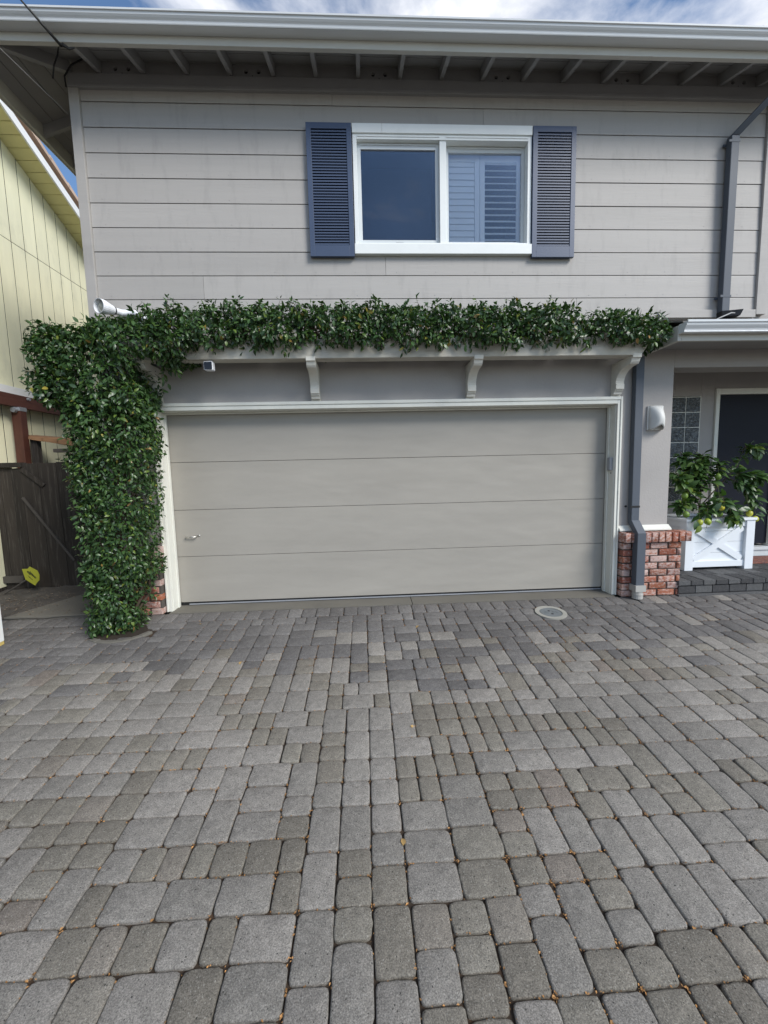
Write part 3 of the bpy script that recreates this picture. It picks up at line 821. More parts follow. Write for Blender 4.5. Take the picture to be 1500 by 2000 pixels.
# louvred inner shutters behind the right sash: two leaves
for px0, px1, tilt in ((3.03, 3.40, math.radians(78)), (3.405, 3.845, math.radians(38))):
    st = MB(); st.box(px0, px0+.05, -.045, -.02, 3.77, 4.72).box(px1-.05, px1, -.045, -.02, 3.77, 4.72).box(px0+.05, px1-.05, -.045, -.02, 3.77, 3.85).box(px0+.05, px1-.05, -.045, -.02, 4.64, 4.72)
    part(st, 'inner_shutter', mat_blind, win)
    z = 3.885
    while z < 4.63:
        c, s_ = math.cos(tilt)*.034, math.sin(tilt)*.034
        MB().hexa([(px0+.052, -.033-c, z-s_), (px1-.052, -.033-c, z-s_), (px1-.052, -.033-c+.007, z-s_-.003), (px0+.052, -.033-c+.007, z-s_-.003),
                   (px0+.052, -.033+c, z+s_), (px1-.052, -.033+c, z+s_), (px1-.052, -.033+c+.007, z+s_-.003), (px0+.052, -.033+c+.007, z+s_-.003)]).build('slat', mat_blind, win)
        z += .062
# drawn blind behind the left sash and the room behind
part(MB().box(2.13, 2.95, 0.30, 0.31, 3.70, 4.80), 'blind', paint('navy_roller_blind', (0.05, 0.065, 0.11), .8, .05, .05), win, 0)
rm = MB().box(1.6, 4.4, 2.0, 2.05, 3.2, 5.3).box(1.55, 1.6, 0.05, 2.0, 3.2, 5.3).box(4.4, 4.45, 0.05, 2.0, 3.2, 5.3).box(1.6, 4.4, .05, 2.0, 5.25, 5.3).box(1.6, 4.4, .05, 2.0, 3.2, 3.25)
rm.build('room', mat_interior, win)

# navy louvred shutters
def shutter(x0, x1, z0, z1):
    yb, yf = -0.1875, -0.222
    e = MB()
    st = .048
    e.box(x0, x0+st, yf, yb, z0, z1).box(x1-st, x1, yf, yb, z0, z1).box(x0+st, x1-st, yf, yb, z0, z0+.105).box(x0+st, x1-st, yf, yb, z1-.055, z1)
    e.box(x0+st, x1-st, yb-.003, yb, z0+.105, z1-.055)
    o = e.build('shutter', mat_navy, house, bevel=.003)
    n = 40; a = z0+.107; b = z1-.057; p = (b-a)/n
    for k in range(n):
        z = a+k*p
        MB().hexa([(x0+st+.001, yf+.006, z+.003), (x1-st-.001, yf+.006, z+.003), (x1-st-.001, yb-.004, z+p*.95), (x0+st+.001, yb-.004, z+p*.95),
                   (x0+st+.001, yf+.006, z+.017), (x1-st-.001, yf+.006, z+.017), (x1-st-.001, yb-.004, z+p*.95+.006), (x0+st+.001, yb-.004, z+p*.95+.006)]).build('slat', mat_navy, o)
    return o
shutter(1.637, 2.078, 3.622, 4.852)
shutter(3.892, 4.334, 3.617, 4.852)

# garage door
gd = empty('garage_door', (2.44, 0.02, 0), parent=house)
ph = 0.5325
for k in range(4):
    z0 = 0.050+k*ph*0.9785; z1 = z0+ph*0.9785-.004
    MB().box(0.006, 4.874, 0.0, 0.045, z0, z1).build('panel', mat_door, gd, bevel=.003)
part(MB().box(0.006, 4.874, 0.012, 0.03, 0.013, 0.0495), 'seal', mat_black, gd, 0)
part(MB().box(0.10, 4.874, 0.0, 0.0115, 0.0175, 0.0300), 'weather_strip', mat_greyplastic, gd, .001)
hd = MB().tube([(.127, -.006, .795), (.127, -.03, .795), (.235, -.034, .793), (.240, -.004, .800)], .0075, 8)
hd.lathe([(.012, 0), (.012, .006), (.006, .008)], (.262, 0, .803), (0, -1, 0), 10)
part(hd, 'handle', mat_chrome, gd, 0, smooth=True)
MB().box(-0.02, 4.9, 0.05, 0.06, -.01, 2.2).build('door_back', mat_interior, gd)
# jambs and casing
gt = MB()
gt.box(-0.055, -0.0005, -0.148, 0.1, 0.0, 2.1755).box(4.8805, 4.9365, -0.148, 0.1, 0.0, 2.1755).box(0.0, 4.88, -0.148, 0.1, 2.131, 2.1755)
gt.box(0.0, 0.014, -0.055, -0.012, 0.004, 2.130).box(4.866, 4.880, -0.055, -0.012, 0.004, 2.130).box(0.0145, 4.8655, -0.055, -0.012, 2.116, 2.130)
part(gt, 'garage_door_frame', mat_trim, house, .004)
ct = MB()
for xa, xb in ((-0.060, -0.040), (-0.0395, -0.006)):
    d = -0.182 if xa < -.045 else -0.172
    ct.box(xa, xb, d, -0.1505, 0.004, 2.212 if xa < -.045 else 2.178)
for xa, xb, d in ((4.917, 4.937, -0.182), (4.886, 4.9165, -0.172)):
    ct.box(xa, xb, d, -0.1505, 0.004, 2.212 if d < -.18 else 2.178)
ct.box(-0.0395, 4.9165, -0.182, -0.1505, 2.1785, 2.2115).box(-0.006, 4.886, -0.172, -0.1505, 2.1365, 2.178)
part(ct, 'door_casing', mat_trim, house, .004)

# brick piers
def brick_mesh(seed):
    r = random.Random(seed)
    bm = bmesh.new(); bmesh.ops.create_cube(bm, size=1.0)
    bmesh.ops.scale(bm, vec=(0.2, 0.1, 0.064), verts=bm.verts)
    bmesh.ops.bevel(bm, geom=bm.edges[:], offset=.006, segments=2, profile=.6, affect='EDGES')
    for v in bm.verts: v.co += Vector((r.gauss(0, .0012), r.gauss(0, .0012), r.gauss(0, .0012)))
    me = bpy.data.meshes.new('brick'); bm.to_mesh(me); bm.free(); me.materials.append(mat_brick); me.shade_smooth()
    return me
BM = [brick_mesh(s) for s in range(6)]
def pier(x0, x1, ybk, courses, seed, cap=True, capout=True):
    r = random.Random(seed)
    yf = -0.25
    core = MB().box(x0+.008, x1-.008, yf+.014, ybk, 0, courses*.0765+.002).build('brick_pier', mat_mortar, house, bevel=.003)
    for c in range(courses):
        z = .0365+c*.0765
        x = x0-(0.1 if c % 2 else 0.0)
        while x < x1-.02:
            a, b = max(x, x0), min(x+.2, x1)
            if b-a > .03:
                inst('brick', BM[r.randrange(6)], ((a+b)/2, yf+.05+r.uniform(-.003, .002), z+r.uniform(-.002, .002)), core, (0, r.gauss(0, .01), math.pi*r.randrange(2)), ((b-a-.011)/.2, 1, 1))
            x += .21
    if cap:
        zc = courses*.0765+.006+.055
        x = x0-.006 if capout else x1-.044-.0765*5
        while x < (x1+.05 if capout else x1-.035):
            inst('brick', BM[r.randrange(6)], (x+.036, yf+.03, zc+r.uniform(-.002, .002)), core, (r.gauss(0, .02), math.pi/2+r.gauss(0, .012), r.gauss(0, .01)), (.107/.2, 1.55, 1.0))
            x += .0765
    return core
pier(4.945, 5.625, -0.152, 8, 3)
pier(-0.40, -0.066, -0.152, 8, 4, True, False)
MB().prism([(-0.151, .735), (-0.205, .735), (-0.205, .752), (-0.152, .795)], 4.94, 5.535).build('ledge', mat_trim, house, bevel=.003)

# trellis beam on four brackets
tr = empty('trellis', (2.4, -0.42, 2.55), parent=house)
MB().hexa([(-0.28, -0.50, 2.556), (4.90, -0.50, 2.556), (4.90, -0.36, 2.556), (-0.28, -0.36, 2.556), (-0.28, -0.50, 2.735), (5.02, -0.50, 2.735), (5.02, -0.36, 2.735), (-0.28, -0.36, 2.735)]).build('beam', mat_cream, tr, bevel=.006)
for k in range(16):
    x = -0.2+k*.335
    MB().box(x, x+.04, -0.56, -0.153, 2.737, 2.80).build('crosspiece', mat_cream, tr, bevel=.003)
def corbel(xc, w=.09):
    d = [(0, 2.228), (.05, 2.228), (.058, 2.250), (.078, 2.266), (.078, 2.276), (.095, 2.278), (.095, 2.332)]
    for i in range(9):
        t = i/8
        a = (1-t)
        # concave sweep from the lower block up to the front
        px = .085+(.275-.085)*(1-math.cos(t*math.pi/2)*1.0)
        pz = 2.335+(2.478-2.335)*math.sin(t*math.pi/2)
        d.append((px, pz))
    d += [(.305, 2.482), (.322, 2.50), (.335, 2.532), (.352, 2.535), (.352, 2.574), (0.20, 2.574), (.20, 2.5555), (0, 2.5555)]
    prof = [(-0.1505-p, z) for p, z in d]
    o = MB().prism(prof, xc-w/2, xc+w/2).build('bracket', mat_corbel, tr, bevel=.003)
    MB().box(xc-w/2-.004, xc+w/2+.004, -0.172, -0.1505, 2.215, 2.2275).build('foot_plate', mat_corbel, o)
    return o
for xc in (0.015, 1.628, 3.262, 4.858): corbel(xc)

# porch roof edge
pr = empty('porch_roof', (7.3, -0.4, 2.65), parent=house)
MB().box(5.225, XR, -0.600, -0.565, 2.655, 2.79).box(5.185, 5.224, -0.600, -0.152, 2.655, 2.80).build('fascia', mat_fascia, pr, bevel=.004)
gq = [(y+0.0015, z-2.478) for y, z in gp]
gq = [(-0.6015, 2.716), (-0.66, 2.716), (-0.672, 2.712), (-0.676, 2.718), (-0.670, 2.726), (-0.675, 2.742), (-0.688, 2.758), (-0.698, 2.772), (-0.702, 2.792), (-0.712, 2.795), (-0.714, 2.815), (-0.703, 2.817), (-0.701, 2.806), (-0.6015, 2.806)]
MB().prism(gq, 5.19, XR).build('gutter', mat_gutter, pr)
MB().box(5.225, XR, -0.564, -0.152, 2.70, 2.715).build('soffit', mat_soffit, pr)
MB().hexa([(5.18, -0.66, 2.807), (XR, -0.66, 2.807), (XR, -0.153, 2.98), (5.18, -0.153, 2.98), (5.18, -0.66, 2.82), (XR, -0.66, 2.82), (XR, -0.153, 3.0), (5.18, -0.153, 3.0)]).build('shingle_cover', mat_roof, pr)

# downspouts
du = MB()
du.hexa([(5.922, -0.262, 3.06), (6.005, -0.262, 3.06), (6.005, -0.197, 3.06), (5.922, -0.197, 3.06), (5.922, -0.262, 4.765), (6.005, -0.262, 4.765), (6.005, -0.197, 4.765), (5.922, -0.197, 4.765)])
d1 = du.build('downspout', mat_zinc, house, bevel=.006)
MB().hexa([(5.922, -0.262, 4.766), (6.005, -0.262, 4.766), (6.005, -0.197, 4.766), (5.922, -0.197, 4.766), (6.30, -0.66, 5.20), (6.38, -0.66, 5.20), (6.38, -0.59, 5.20), (6.30, -0.59, 5.20)]).build('elbow', mat_zinc, d1, bevel=.005)
MB().hexa([(5.924, -0.264, 3.0), (6.045, -0.35, 2.985), (6.045, -0.28, 2.975), (5.924, -0.20, 2.985), (5.918, -0.266, 3.06), (6.07, -0.36, 3.045), (6.07, -0.28, 3.045), (5.918, -0.197, 3.06)]).build('spout_end', mat_black, d1, bevel=.004)
MB().tube([(5.99, -0.34, 3.01), (5.90, -0.40, 2.99), (5.75, -0.44, 2.93), (5.62, -0.45, 2.87)], .006, 6).build('spout_wire', mat_wire, d1)
for z in (4.70, 3.20):
    MB().box(5.895, 6.012, -0.2645, -0.2625, z, z+.022).box(5.892, 5.9215, -0.2, -0.1875, z, z+.022).build('strap', mat_zinc, d1)
d2 = MB().hexa([(5.047, -0.232, .845), (5.134, -0.232, .845), (5.134, -0.165, .845), (5.047, -0.165, .845), (5.038, -0.232, 2.62), (5.128, -0.232, 2.62), (5.128, -0.165, 2.62), (5.038, -0.165, 2.62)]).build('downspout', mat_zinc, house, bevel=.006)
MB().hexa([(5.045, -0.345, .735), (5.137, -0.345, .735), (5.137, -0.285, .71), (5.045, -0.285, .71), (5.045, -0.236, .862), (5.137, -0.236, .862), (5.137, -0.163, .84), (5.045, -0.163, .84)]).build('elbow', mat_zinc, d2, bevel=.005)
MB().box(5.043, 5.139, -0.350, -0.268, .14, .735).build('kick_section', mat_zinc, d2, bevel=.006)
MB().box(5.032, 5.150, -0.366, -0.256, .085, .155).lathe([(.054, 0), (.054, .04), (.058, .04), (.058, .06), (.052, .06), (.052, .084)], (5.091, -.310, .0), (0, 0, 1), 16).build('drain_adapter', mat_pvc, d2, bevel=.003)
MB().box(5.030, 5.136, -0.2345, -0.2325, 1.00, 1.022).lathe([(.012, 0), (.012, .01)], (5.026, -.153, 1.011), (0, -1, 0), 8).build('strap', mat_black, d2)

# front door, glass blocks
fd = empty('front_door', (7.3, 0.8, 0.3), parent=house)
MB().box(6.912, 7.735, 0.81, 0.855, .335, 2.385).build('door_leaf', mat_doornavy, fd, bevel=.003)
MB().box(6.857, 6.910, 0.775, 0.86, .30, 2.463).box(7.737, 7.788, 0.775, 0.86, .30, 2.463).box(6.9105, 7.7365, 0.775, 0.86, 2.387, 2.463).build('door_frame', mat_trim, fd, bevel=.004)
MB().box(6.857, 7.788, 0.74, 0.86, .255, .2995).box(6.857, 7.788, 0.76, 0.86, .166, .2545).build('threshold', mat_sash, fd, bevel=.003)
MB().lathe([(.028, 0), (.028, .006), (.012, .01), (.012, .04), (.026, .045), (.028, .06), (.015, .07)], (7.67, .81, 1.27), (0, -1, 0), 14).build('knob', mat_chrome, fd, smooth=True)
gb = empty('glass_block_window', (6.457, 0.8, 0.96), parent=house)
for c in range(2):
    for r in range(7):
        x0 = 6.256+c*.2035; z0 = 2.366-(r+1)*.2005
        MB().box(x0, x0+.193, .792, .88, z0, z0+.190).build('glass_block', mat_block, gb, bevel=.008)
gr = MB()
gr.box(6.2505, 6.2555, .798, .86, .962, 2.371).box(6.4495, 6.459, .798, .86, .962, 2.371).box(6.653, 6.6635, .798, .86, .962, 2.371)
for r in range(8):
    z = 2.366-r*.2005
    gr.box(6.2560, 6.449, .7985, .858, z-.010, z-.0004).box(6.4595, 6.6525, .7985, .858, z-.010, z-.0004)
gr.build('grout', mat_trim, gb)

# ------------------------------------------------------------------ fixtures on the house
fl = empty('floodlight', (-0.2, -0.22, 3.07), 'white bullet floodlight on the wall above the vine', 'floodlight')
axd = Vector((-0.36, -0.92, -0.06)).normalized()
hc = Vector((-0.29, -0.30, 3.085))
def ring(prof, n=24):
    return MB().lathe(prof, hc, tuple(axd), n)
hs = ring([(.028, -.10), (.033, -.095), (.033, -.02), (.042, .0), (.056, .05), (.067, .09), (.067, .135), (.063, .135), (.061, .09), (.050, .052), (.0, .048)])
hs.build('lamp_housing', mat_plastic, fl, smooth=False)
MB().lathe([(.0375, -.012), (.0385, -.006), (.0375, 0)], hc-axd*.01, tuple(axd), 24).build('gasket', mat_black, fl)
MB().lathe([(.054, .075), (.054, .090), (.047, .106), (.027, .116), (.004, .120)], hc, tuple(axd), 24).build('bulb', mat_bulb, fl, smooth=True)
ar = MB().tube([hc-axd*.085, hc-axd*.12+Vector((.02, 0, .004)), hc+Vector((.17, .095, .006)), (-0.02, -0.20, 3.035)], [.033, .034, .028, .02], 12)
ar.build('arm', mat_plastic, fl, smooth=True)
MB().lathe([(.05, 0), (.05, .012), (.04, .02)], (-0.05, -0.186, 3.04), (0, -1, 0), 20).build('mount_plate', mat_plastic, fl)

sc = empty('security_camera', (0.665, -0.43, 2.55), 'small white security camera with black face hanging under the beam', 'camera')
MB().prism([(-.036, -.04), (.036, -.04), (.042, -.034), (.042, .034), (.036, .04), (-.036, .04), (-.042, .034), (-.042, -.034)], -.062, 0, 'y').build('body', mat_plastic, sc, bevel=.004)
for o in list(sc.children): o.location += Vector((0.665, -0.44, 2.497))-Vector((0, 0, 0)); o.location = Vector((0.0, -0.045, -0.092))
MB().prism([(-.031, -.035), (.031, -.035), (.036, -.030), (.036, .030), (.031, .035), (-.031, .035), (-.036, .030), (-.036, -.030)], -.0025, 0, 'y').build('lens_face', mat_blackglass, sc)
sc.children[-1].location = Vector((0.0, -0.078, -0.088))
MB().tube([(0.665, -0.44, 2.536), (0.665, -0.44, 2.553)], .014, 10).box(.64, .69, -.47, -.41, 2.5525, 2.5555).build('mount', mat_plastic, sc)

kp = empty('keypad', (4.873, -0.095, 1.41), 'grey garage keypad on the right door jamb', 'keypad')
MB().box(4.848, 4.8795, -0.128, -0.072, 1.415, 1.560).build('cover', mat_greyplastic, kp, bevel=.006)
MB().box(4.844, 4.8475, -0.122, -0.078, 1.425, 1.552).build('face', mat_greyplastic, kp, bevel=.001)
MB().lathe([(.006, 0), (.006, .004)], (4.8795, -.10, 1.385), (-1, 0, 0), 10).build('screw_hole', mat_black, kp)

wl_ = empty('wall_light', (5.317, -0.155, 1.85), 'white half-round ceramic sconce on the stucco pillar', 'wall light')
# curved shade bulging from the wall, open underneath with a scooped lower edge
v, f = [], []
NX, NZ = 12, 10
for i in range(NX+1):
    a = -1+2*i/NX
    for j in range(NZ+1):
        t = j/NZ
        zb = 1.845+.045*(1-abs(a))**1.4*0+ .05*(0.5+0.5*math.cos(a*math.pi))*0.9
        z = 2.104-(2.104-zb)*t
        bulge = (.035+.075*math.sin(min(1, t*1.02)*math.pi*.72)**1.0)*(1-abs(a)**2.6)
        v.append((5.317+a*.082, -0.153-.018-bulge, z))
for i in range(NX):
    for j in range(NZ):
        q = i*(NZ+1)+j; f.append((q, q+NZ+1, q+NZ+2, q+1))
o = raw('shade', v, f, mat_plastershade, wl_, True)
md = o.modifiers.new('thickness', 'SOLIDIFY'); md.thickness = .006; md.offset = 1
MB().box(5.228, 5.406, -0.171, -0.1505, 1.846, 2.106).build('back_plate', mat_plastershade, wl_, bevel=.006)
MB().lathe([(.012, 0), (.02, .03), (.022, .06), (.01, .08)], (5.317, -.2, 1.93), (0, 0, 1), 10).build('bulb', mat_bulb, wl_, smooth=True)

# ------------------------------------------------------------------ inspection cover in the paving
mc = empty('inspection_cover', (MAN[0], MAN[1], gz(MAN[1])), 'round iron cover in a pale concrete ring set in the pavers', 'cover')
def tilt_all(root):
    root.rotation_euler = (TILT, 0, 0)
z0 = gz(MAN[1])
def disc(prof, name, mat, n=40, sm=False):
    o = MB().lathe(prof, (MAN[0], MAN[1], z0), (0, 0, 1), n).build(name, mat, mc, bevel=0, smooth=sm); return o
rb = bmesh.new()
def annulus(name, r0, r1, zt, zb, mat):
    v, f = [], []; n = 40
    for r, z in ((r0, zb), (r0, zt), (r1, zt), (r1, zb)):
        for k in range(n):
            a = 2*math.pi*k/n; v.append((MAN[0]+r*math.cos(a)*1.0, MAN[1]+r*math.sin(a), z0+z))
    for i in range(3):
        for k in range(n):
            f.append((i*n+k, i*n+(k+1) % n, (i+1)*n+(k+1) % n, (i+1)*n+k))
    return raw(name, v, f, mat, mc)
annulus('ring', .112, .155, .010, -.03, mat_lightconc)
disc([(.1118, -.03), (.1118, .0045), (.104, .0045), (.103, .0075), (.002, .0075)], 'lid', mat_iron)
for dx, dy in ((-.006, .035), (.0, -.035)):
    MB().lathe([(.012, 0), (.012, .0015)], (MAN[0]+dx, MAN[1]+dy, z0+.0076), (0, 0, 1), 12).build('lift_hole', mat_black, mc)
rb_ = MB()
for k in range(5): rb_.box(MAN[0]-.075+k*.006, MAN[0]-.022, MAN[1]-.03+k*.014, MAN[1]-.024+k*.014, z0+.0076, z0+.010)
for k in range(4): rb_.box(MAN[0]+.022, MAN[0]+.075-k*.006, MAN[1]-.024+k*.014, MAN[1]-.018+k*.014, z0+.0076, z0+.010)
rb_.build('raised_marks', mat_iron, mc)
tilt_all(mc)

# ------------------------------------------------------------------ planter, lemon tree, doormat
pl = empty('planter_box', (6.42, 0.4, 0.166), 'white square wooden planter with crossed battens on the porch step', 'planter')
PX0, PX1, PY0, PY1, PZ0, PZ1 = 5.985, 6.855, 0.125, 0.74, 0.166, 0.80
for (xa, ya) in ((PX0, PY0), (PX1-.105, PY0), (PX0, PY1-.105), (PX1-.105, PY1-.105)):
    MB().box(xa, xa+.105, ya, ya+.105, PZ0, PZ1-.031).build('corner_post', mat_planter, pl, bevel=.003)
for k in range(4):
    za = PZ0+.075+k*.134
    MB().box(PX0+.106, PX1-.106, PY0+.040, PY0+.055, za, za+.131).build('plank', mat_planter, pl, bevel=.002)
    MB().box(PX0+.040, PX0+.055, PY0+.106, PY1-.106, za, za+.131).build('plank', mat_planter, pl, bevel=.002)
    MB().box(PX1-.055, PX1-.040, PY0+.106, PY1-.106, za, za+.131).build('plank', mat_planter, pl, bevel=.002)
MB().box(PX0+.106, PX1-.106, PY1-.055, PY1-.04, PZ0+.06, PZ1-.031).build('plank', mat_planter, pl)
for z0_, z1_ in ((PZ0+.035, PZ0+.110), (PZ1-.105, PZ1-.0315)):
    MB().box(PX0+.1055, PX1-.1055, PY0+.016, PY0+.0395, z0_, z1_).build('rail', mat_planter, pl, bevel=.003)
    MB().box(PX0+.016, PX0+.0395, PY0+.1055, PY1-.1055, z0_, z1_).build('rail', mat_planter, pl, bevel=.003)
MB().bar((PX0+.13, PY0+.0285, PZ0+.125), (PX1-.13, PY0+.0285, PZ1-.12), .018, .075, (0, 0, 1)).build('cross_batten', mat_planter, pl, bevel=.002)
MB().bar((PX0+.13, PY0+.0305, PZ1-.12), (PX1-.13, PY0+.0305, PZ0+.125), .018, .075, (0, 0, 1)).build('cross_batten', mat_planter, pl, bevel=.002)
rim = MB(); q = .03
rim.box(PX0-.012, PX1+.012, PY0-.012, PY0+.085, PZ1-.03, PZ1).box(PX0-.012, PX1+.012, PY1-.085, PY1+.012, PZ1-.03, PZ1)
rim.box(PX0-.012, PX0+.085, PY0+.0855, PY1-.0855, PZ1-.03, PZ1).box(PX1-.085, PX1+.012, PY0+.0855, PY1-.0855, PZ1-.03, PZ1)
rim.build('rim', mat_planter, pl, bevel=.004)
MB().box(PX0+.06, PX1-.06, PY0+.06, PY1-.06, PZ1-.12, PZ1-.075).build('soil', mat_soil, pl)

def leaf_geo(L, W, fold, curl, droop_tip=0.15):
    """eight-point folded leaf along +X, normal +Z"""
    w1, w2 = W*.5, W*.42
    def mz(t): return -curl*L*t*t
    v = [(0, 0, 0), (.33*L, w1, mz(.33)+fold*w1), (.33*L, 0, mz(.33)), (.33*L, -w1, mz(.33)+fold*w1),
         (.68*L, w2, mz(.68)+fold*w2), (.68*L, 0, mz(.68)), (.68*L, -w2, mz(.68)+fold*w2), (L, 0, mz(1.0)-droop_tip*L*.4)]
    f = [(0, 2, 1), (0, 3, 2), (1, 2, 5, 4), (2, 3, 6, 5), (4, 5, 7), (5, 6, 7)]
    return np.array(v), f
LEAF_F = [(0, 2, 1), (0, 3, 2), (1, 2, 5, 4), (2, 3, 6, 5), (4, 5, 7), (5, 6, 7)]

def frames(dirs, nrms):
    d = dirs/np.linalg.norm(dirs, axis=1, keepdims=True)
    n = nrms-(nrms*d).sum(1, keepdims=True)*d
    n /= np.linalg.norm(n, axis=1, keepdims=True)+1e-9
    s = np.cross(n, d)
    return d, s, n
def leaf_cloud(pos, dirs, nrms, L, W, fold, curl):
    """vertex array (N,8,3)"""
    d, s, n = frames(dirs, nrms)
    N = len(pos)
    tpl = np.zeros((N, 8, 3))
    ts = [0, .33, .33, .33, .68, .68, .68, 1.0]
    sd = [0, 1, 0, -1, 1, 0, -1, 0]
    wf = [0, .5, 0, .5, .40, 0, .40, 0]
    for k in range(8):
        x = ts[k]*L
        y = sd[k]*wf[k]*W
        z = -curl*L*ts[k]**2+fold*wf[k]*W
        tpl[:, k, :] = pos+d*x[:, None]+s*y[:, None]+n*z[:, None]
    return tpl
def leaves_mesh(name, T, mat, parent, kind=None):
    N = len(T)
    v = T.reshape(-1, 3)
    org = v.mean(0); org[2] = v[:, 2].min()
    v = v-org
    me = bpy.data.meshes.new(name)
    me.vertices.add(len(v)); me.vertices.foreach_set('co', v.ravel())
    lens = [len(q) for q in LEAF_F]; base = np.concatenate([np.array(q) for q in LEAF_F])
    loops = (base[None, :]+8*np.arange(N)[:, None]).ravel()
    starts1 = np.cumsum([0]+lens[:-1]); tot = sum(lens)
    starts = (starts1[None, :]+tot*np.arange(N)[:, None]).ravel()
    me.loops.add(len(loops)); me.loops.foreach_set('vertex_index', loops)
    me.polygons.add(len(starts)); me.polygons.foreach_set('loop_start', starts)
    try: me.polygons.foreach_set('loop_total', np.tile(lens, N))
    except Exception: pass
    me.update(calc_edges=True); me.validate()
    me.materials.append(mat); me.shade_smooth()
    o = bpy.data.objects.new(name, me)
    place(o, parent, org)
    if kind: o['kind'] = kind
    return o
def basis_euler(d, n):
    d = Vector(d).normalized(); n = Vector(n); n = (n-d*n.dot(d)).normalized(); s = n.cross(d)
    return Matrix((d, s, n)).transposed().to_euler()

lt = empty('lemon_tree', (6.40, 0.42, 0.72), 'small lemon tree with yellow and green fruit in the white planter', 'lemon tree')
rl = random.Random(11)
def lm(name, L, W, fold, curl, mat):
    v, f = leaf_geo(L, W, fold, curl); me = bpy.data.meshes.new(name); me.from_pydata(v.tolist(), [], f); me.materials.append(mat); me.shade_smooth(); return me
LLM = [lm('leaf', .11, .058, .25, .25, mat_lemonleaf), lm('leaf', .125, .062, .15, .4, mat_lemonleaf), lm('leaf', .095, .05, .35, .12, mat_lemonleaf)]
trunk = [(6.42, .46, .70), (6.43, .45, .82), (6.41, .44, .92)]
branches = [  # (points, leaf count)
    ([(6.41, .44, .92), (6.30, .42, 1.10), (6.20, .42, 1.30), (6.14, .42, 1.50), (6.10, .42, 1.62)], 34),
    ([(6.41, .44, .92), (6.28, .36, 1.05), (6.12, .30, 1.15), (6.00, .27, 1.25), (5.95, .26, 1.36)], 30),
    ([(6.41, .44, .92), (6.40, .42, 1.12), (6.37, .40, 1.32), (6.36, .40, 1.50), (6.40, .42, 1.60)], 32),
    ([(6.30, .42, 1.10), (6.26, .36, 1.26), (6.27, .33, 1.40), (6.22, .32, 1.50)], 24),
    ([(6.40, .42, 1.12), (6.50, .38, 1.28), (6.55, .36, 1.42), (6.56, .36, 1.50)], 18),
    ([(6.41, .44, .92), (6.22, .34, .98), (6.05, .27, .98), (5.95, .22, .93)], 18),
    ([(6.42, .44, .92), (6.54, .40, 1.10), (6.67, .36, 1.28), (6.79, .35, 1.42), (6.83, .35, 1.56), (6.88, .34, 1.68)], 9),
    ([(6.83, .35, 1.56), (6.88, .34, 1.67), (6.98, .32, 1.66), (7.08, .31, 1.57)], 11),
    ([(6.67, .36, 1.28), (6.80, .32, 1.34), (6.95, .30, 1.30), (7.09, .29, 1.25)], 20),
    ([(6.67, .36, 1.28), (6.78, .32, 1.24), (6.90, .30, 1.16), (6.95, .28, 1.10)], 16),
    ([(6.42, .44, .92), (6.45, .28, 1.04), (6.43, .14, 1.06), (6.38, .06, 1.00), (6.33, .03, .97)], 10),
    ([(6.42, .44, .92), (6.36, .26, .96), (6.22, .10, .92), (6.12, .04, .84)], 12),
    ([(6.45, .28, 1.04), (6.50, .12, .98), (6.50, .03, .86), (6.48, .02, .78)], 13),
    ([(6.90, .30, 1.16), (6.93, .25, 1.02), (6.92, .20, .92)], 5),
]
tb = MB().tube(trunk, [.020, .018, .014], 8)
for pts, _ in branches:
    r0 = .008 if len(pts) > 4 else .0055
    tb.tube(pts, [r0*(1-.65*i/(len(pts)-1)) for i in range(len(pts))], 6)
tb.build('trunk', mat_bark, lt, smooth=True)
for pts, cnt in branches:
    P_ = [Vector(p) for p in pts]
    cnt = int(cnt*4.4)
    for k in range(cnt):
        t = (0.22+0.72*(k+rl.random())/cnt)*(len(P_)-1)
        i = min(int(t), len(P_)-2); fr_ = t-i
        p = P_[i].lerp(P_[i+1], fr_); ax_ = (P_[i+1]-P_[i]).normalized()
        a = rl.uniform(0, 2*math.pi)
        o1 = ax_.orthogonal().normalized(); o2 = ax_.cross(o1)
        side = o1*math.cos(a)+o2*math.sin(a)
        d = (side+ax_*rl.uniform(.1, .8)+Vector((0, -.25, rl.uniform(-.45, .2)))).normalized()
        nn = Vector((rl.gauss(0, .35), rl.gauss(-.35, .35), 1.0))
        s = rl.uniform(.60, 1.18)
        p2 = p+d*.012
        if p2.x < 5.56: continue
        inst('leaf', LLM[rl.randrange(3)], p2, lt, basis_euler(d, nn), (s, s, s))
def lemon_mesh(mat):
    mb = MB().lathe([(.002, -.040), (.010, -.037), (.022, -.029), (.031, -.014), (.034, .002), (.031, .016), (.022, .029), (.011, .036), (.006, .041), (.001, .043)], (0, 0, 0), (0, 0, 1), 16)
    me = bpy.data.meshes.new('lemon'); me.from_pydata(mb.v, [], mb.f); me.materials.append(mat); me.shade_smooth(); return me
LY, LG = lemon_mesh(mat_lemon), lemon_mesh(mat_greenlemon)
st = MB()
for (x, y, z, g) in [(6.327, .04, .944, 0), (6.135, .0, .785, 0), (6.052, .02, .772, 0), (6.366, .10, .862, 1), (6.845, .20, .842, 0), (6.905, .18, .775, 0), (6.489, .28, 1.302, 1), (5.95, .28, 1.285, 1), (5.967, .12, .862, 1), (6.045, .25, 1.077, 1), (6.46, .05, .80, 1)]:
    o = inst('lemon', LG if g else LY, (x, y, z), lt, (math.pi+rl.gauss(0, .35), rl.gauss(0, .35), rl.uniform(0, 6)), (1.06, 1.06, 1.06))
    o['label'] = 'unripe green lemon' if g else 'ripe yellow lemon'
    st.tube([(x, y, z+.035), (x+.004, y+.01, z+.09), (x+.012, y+.03, z+.16)], .0022, 5)
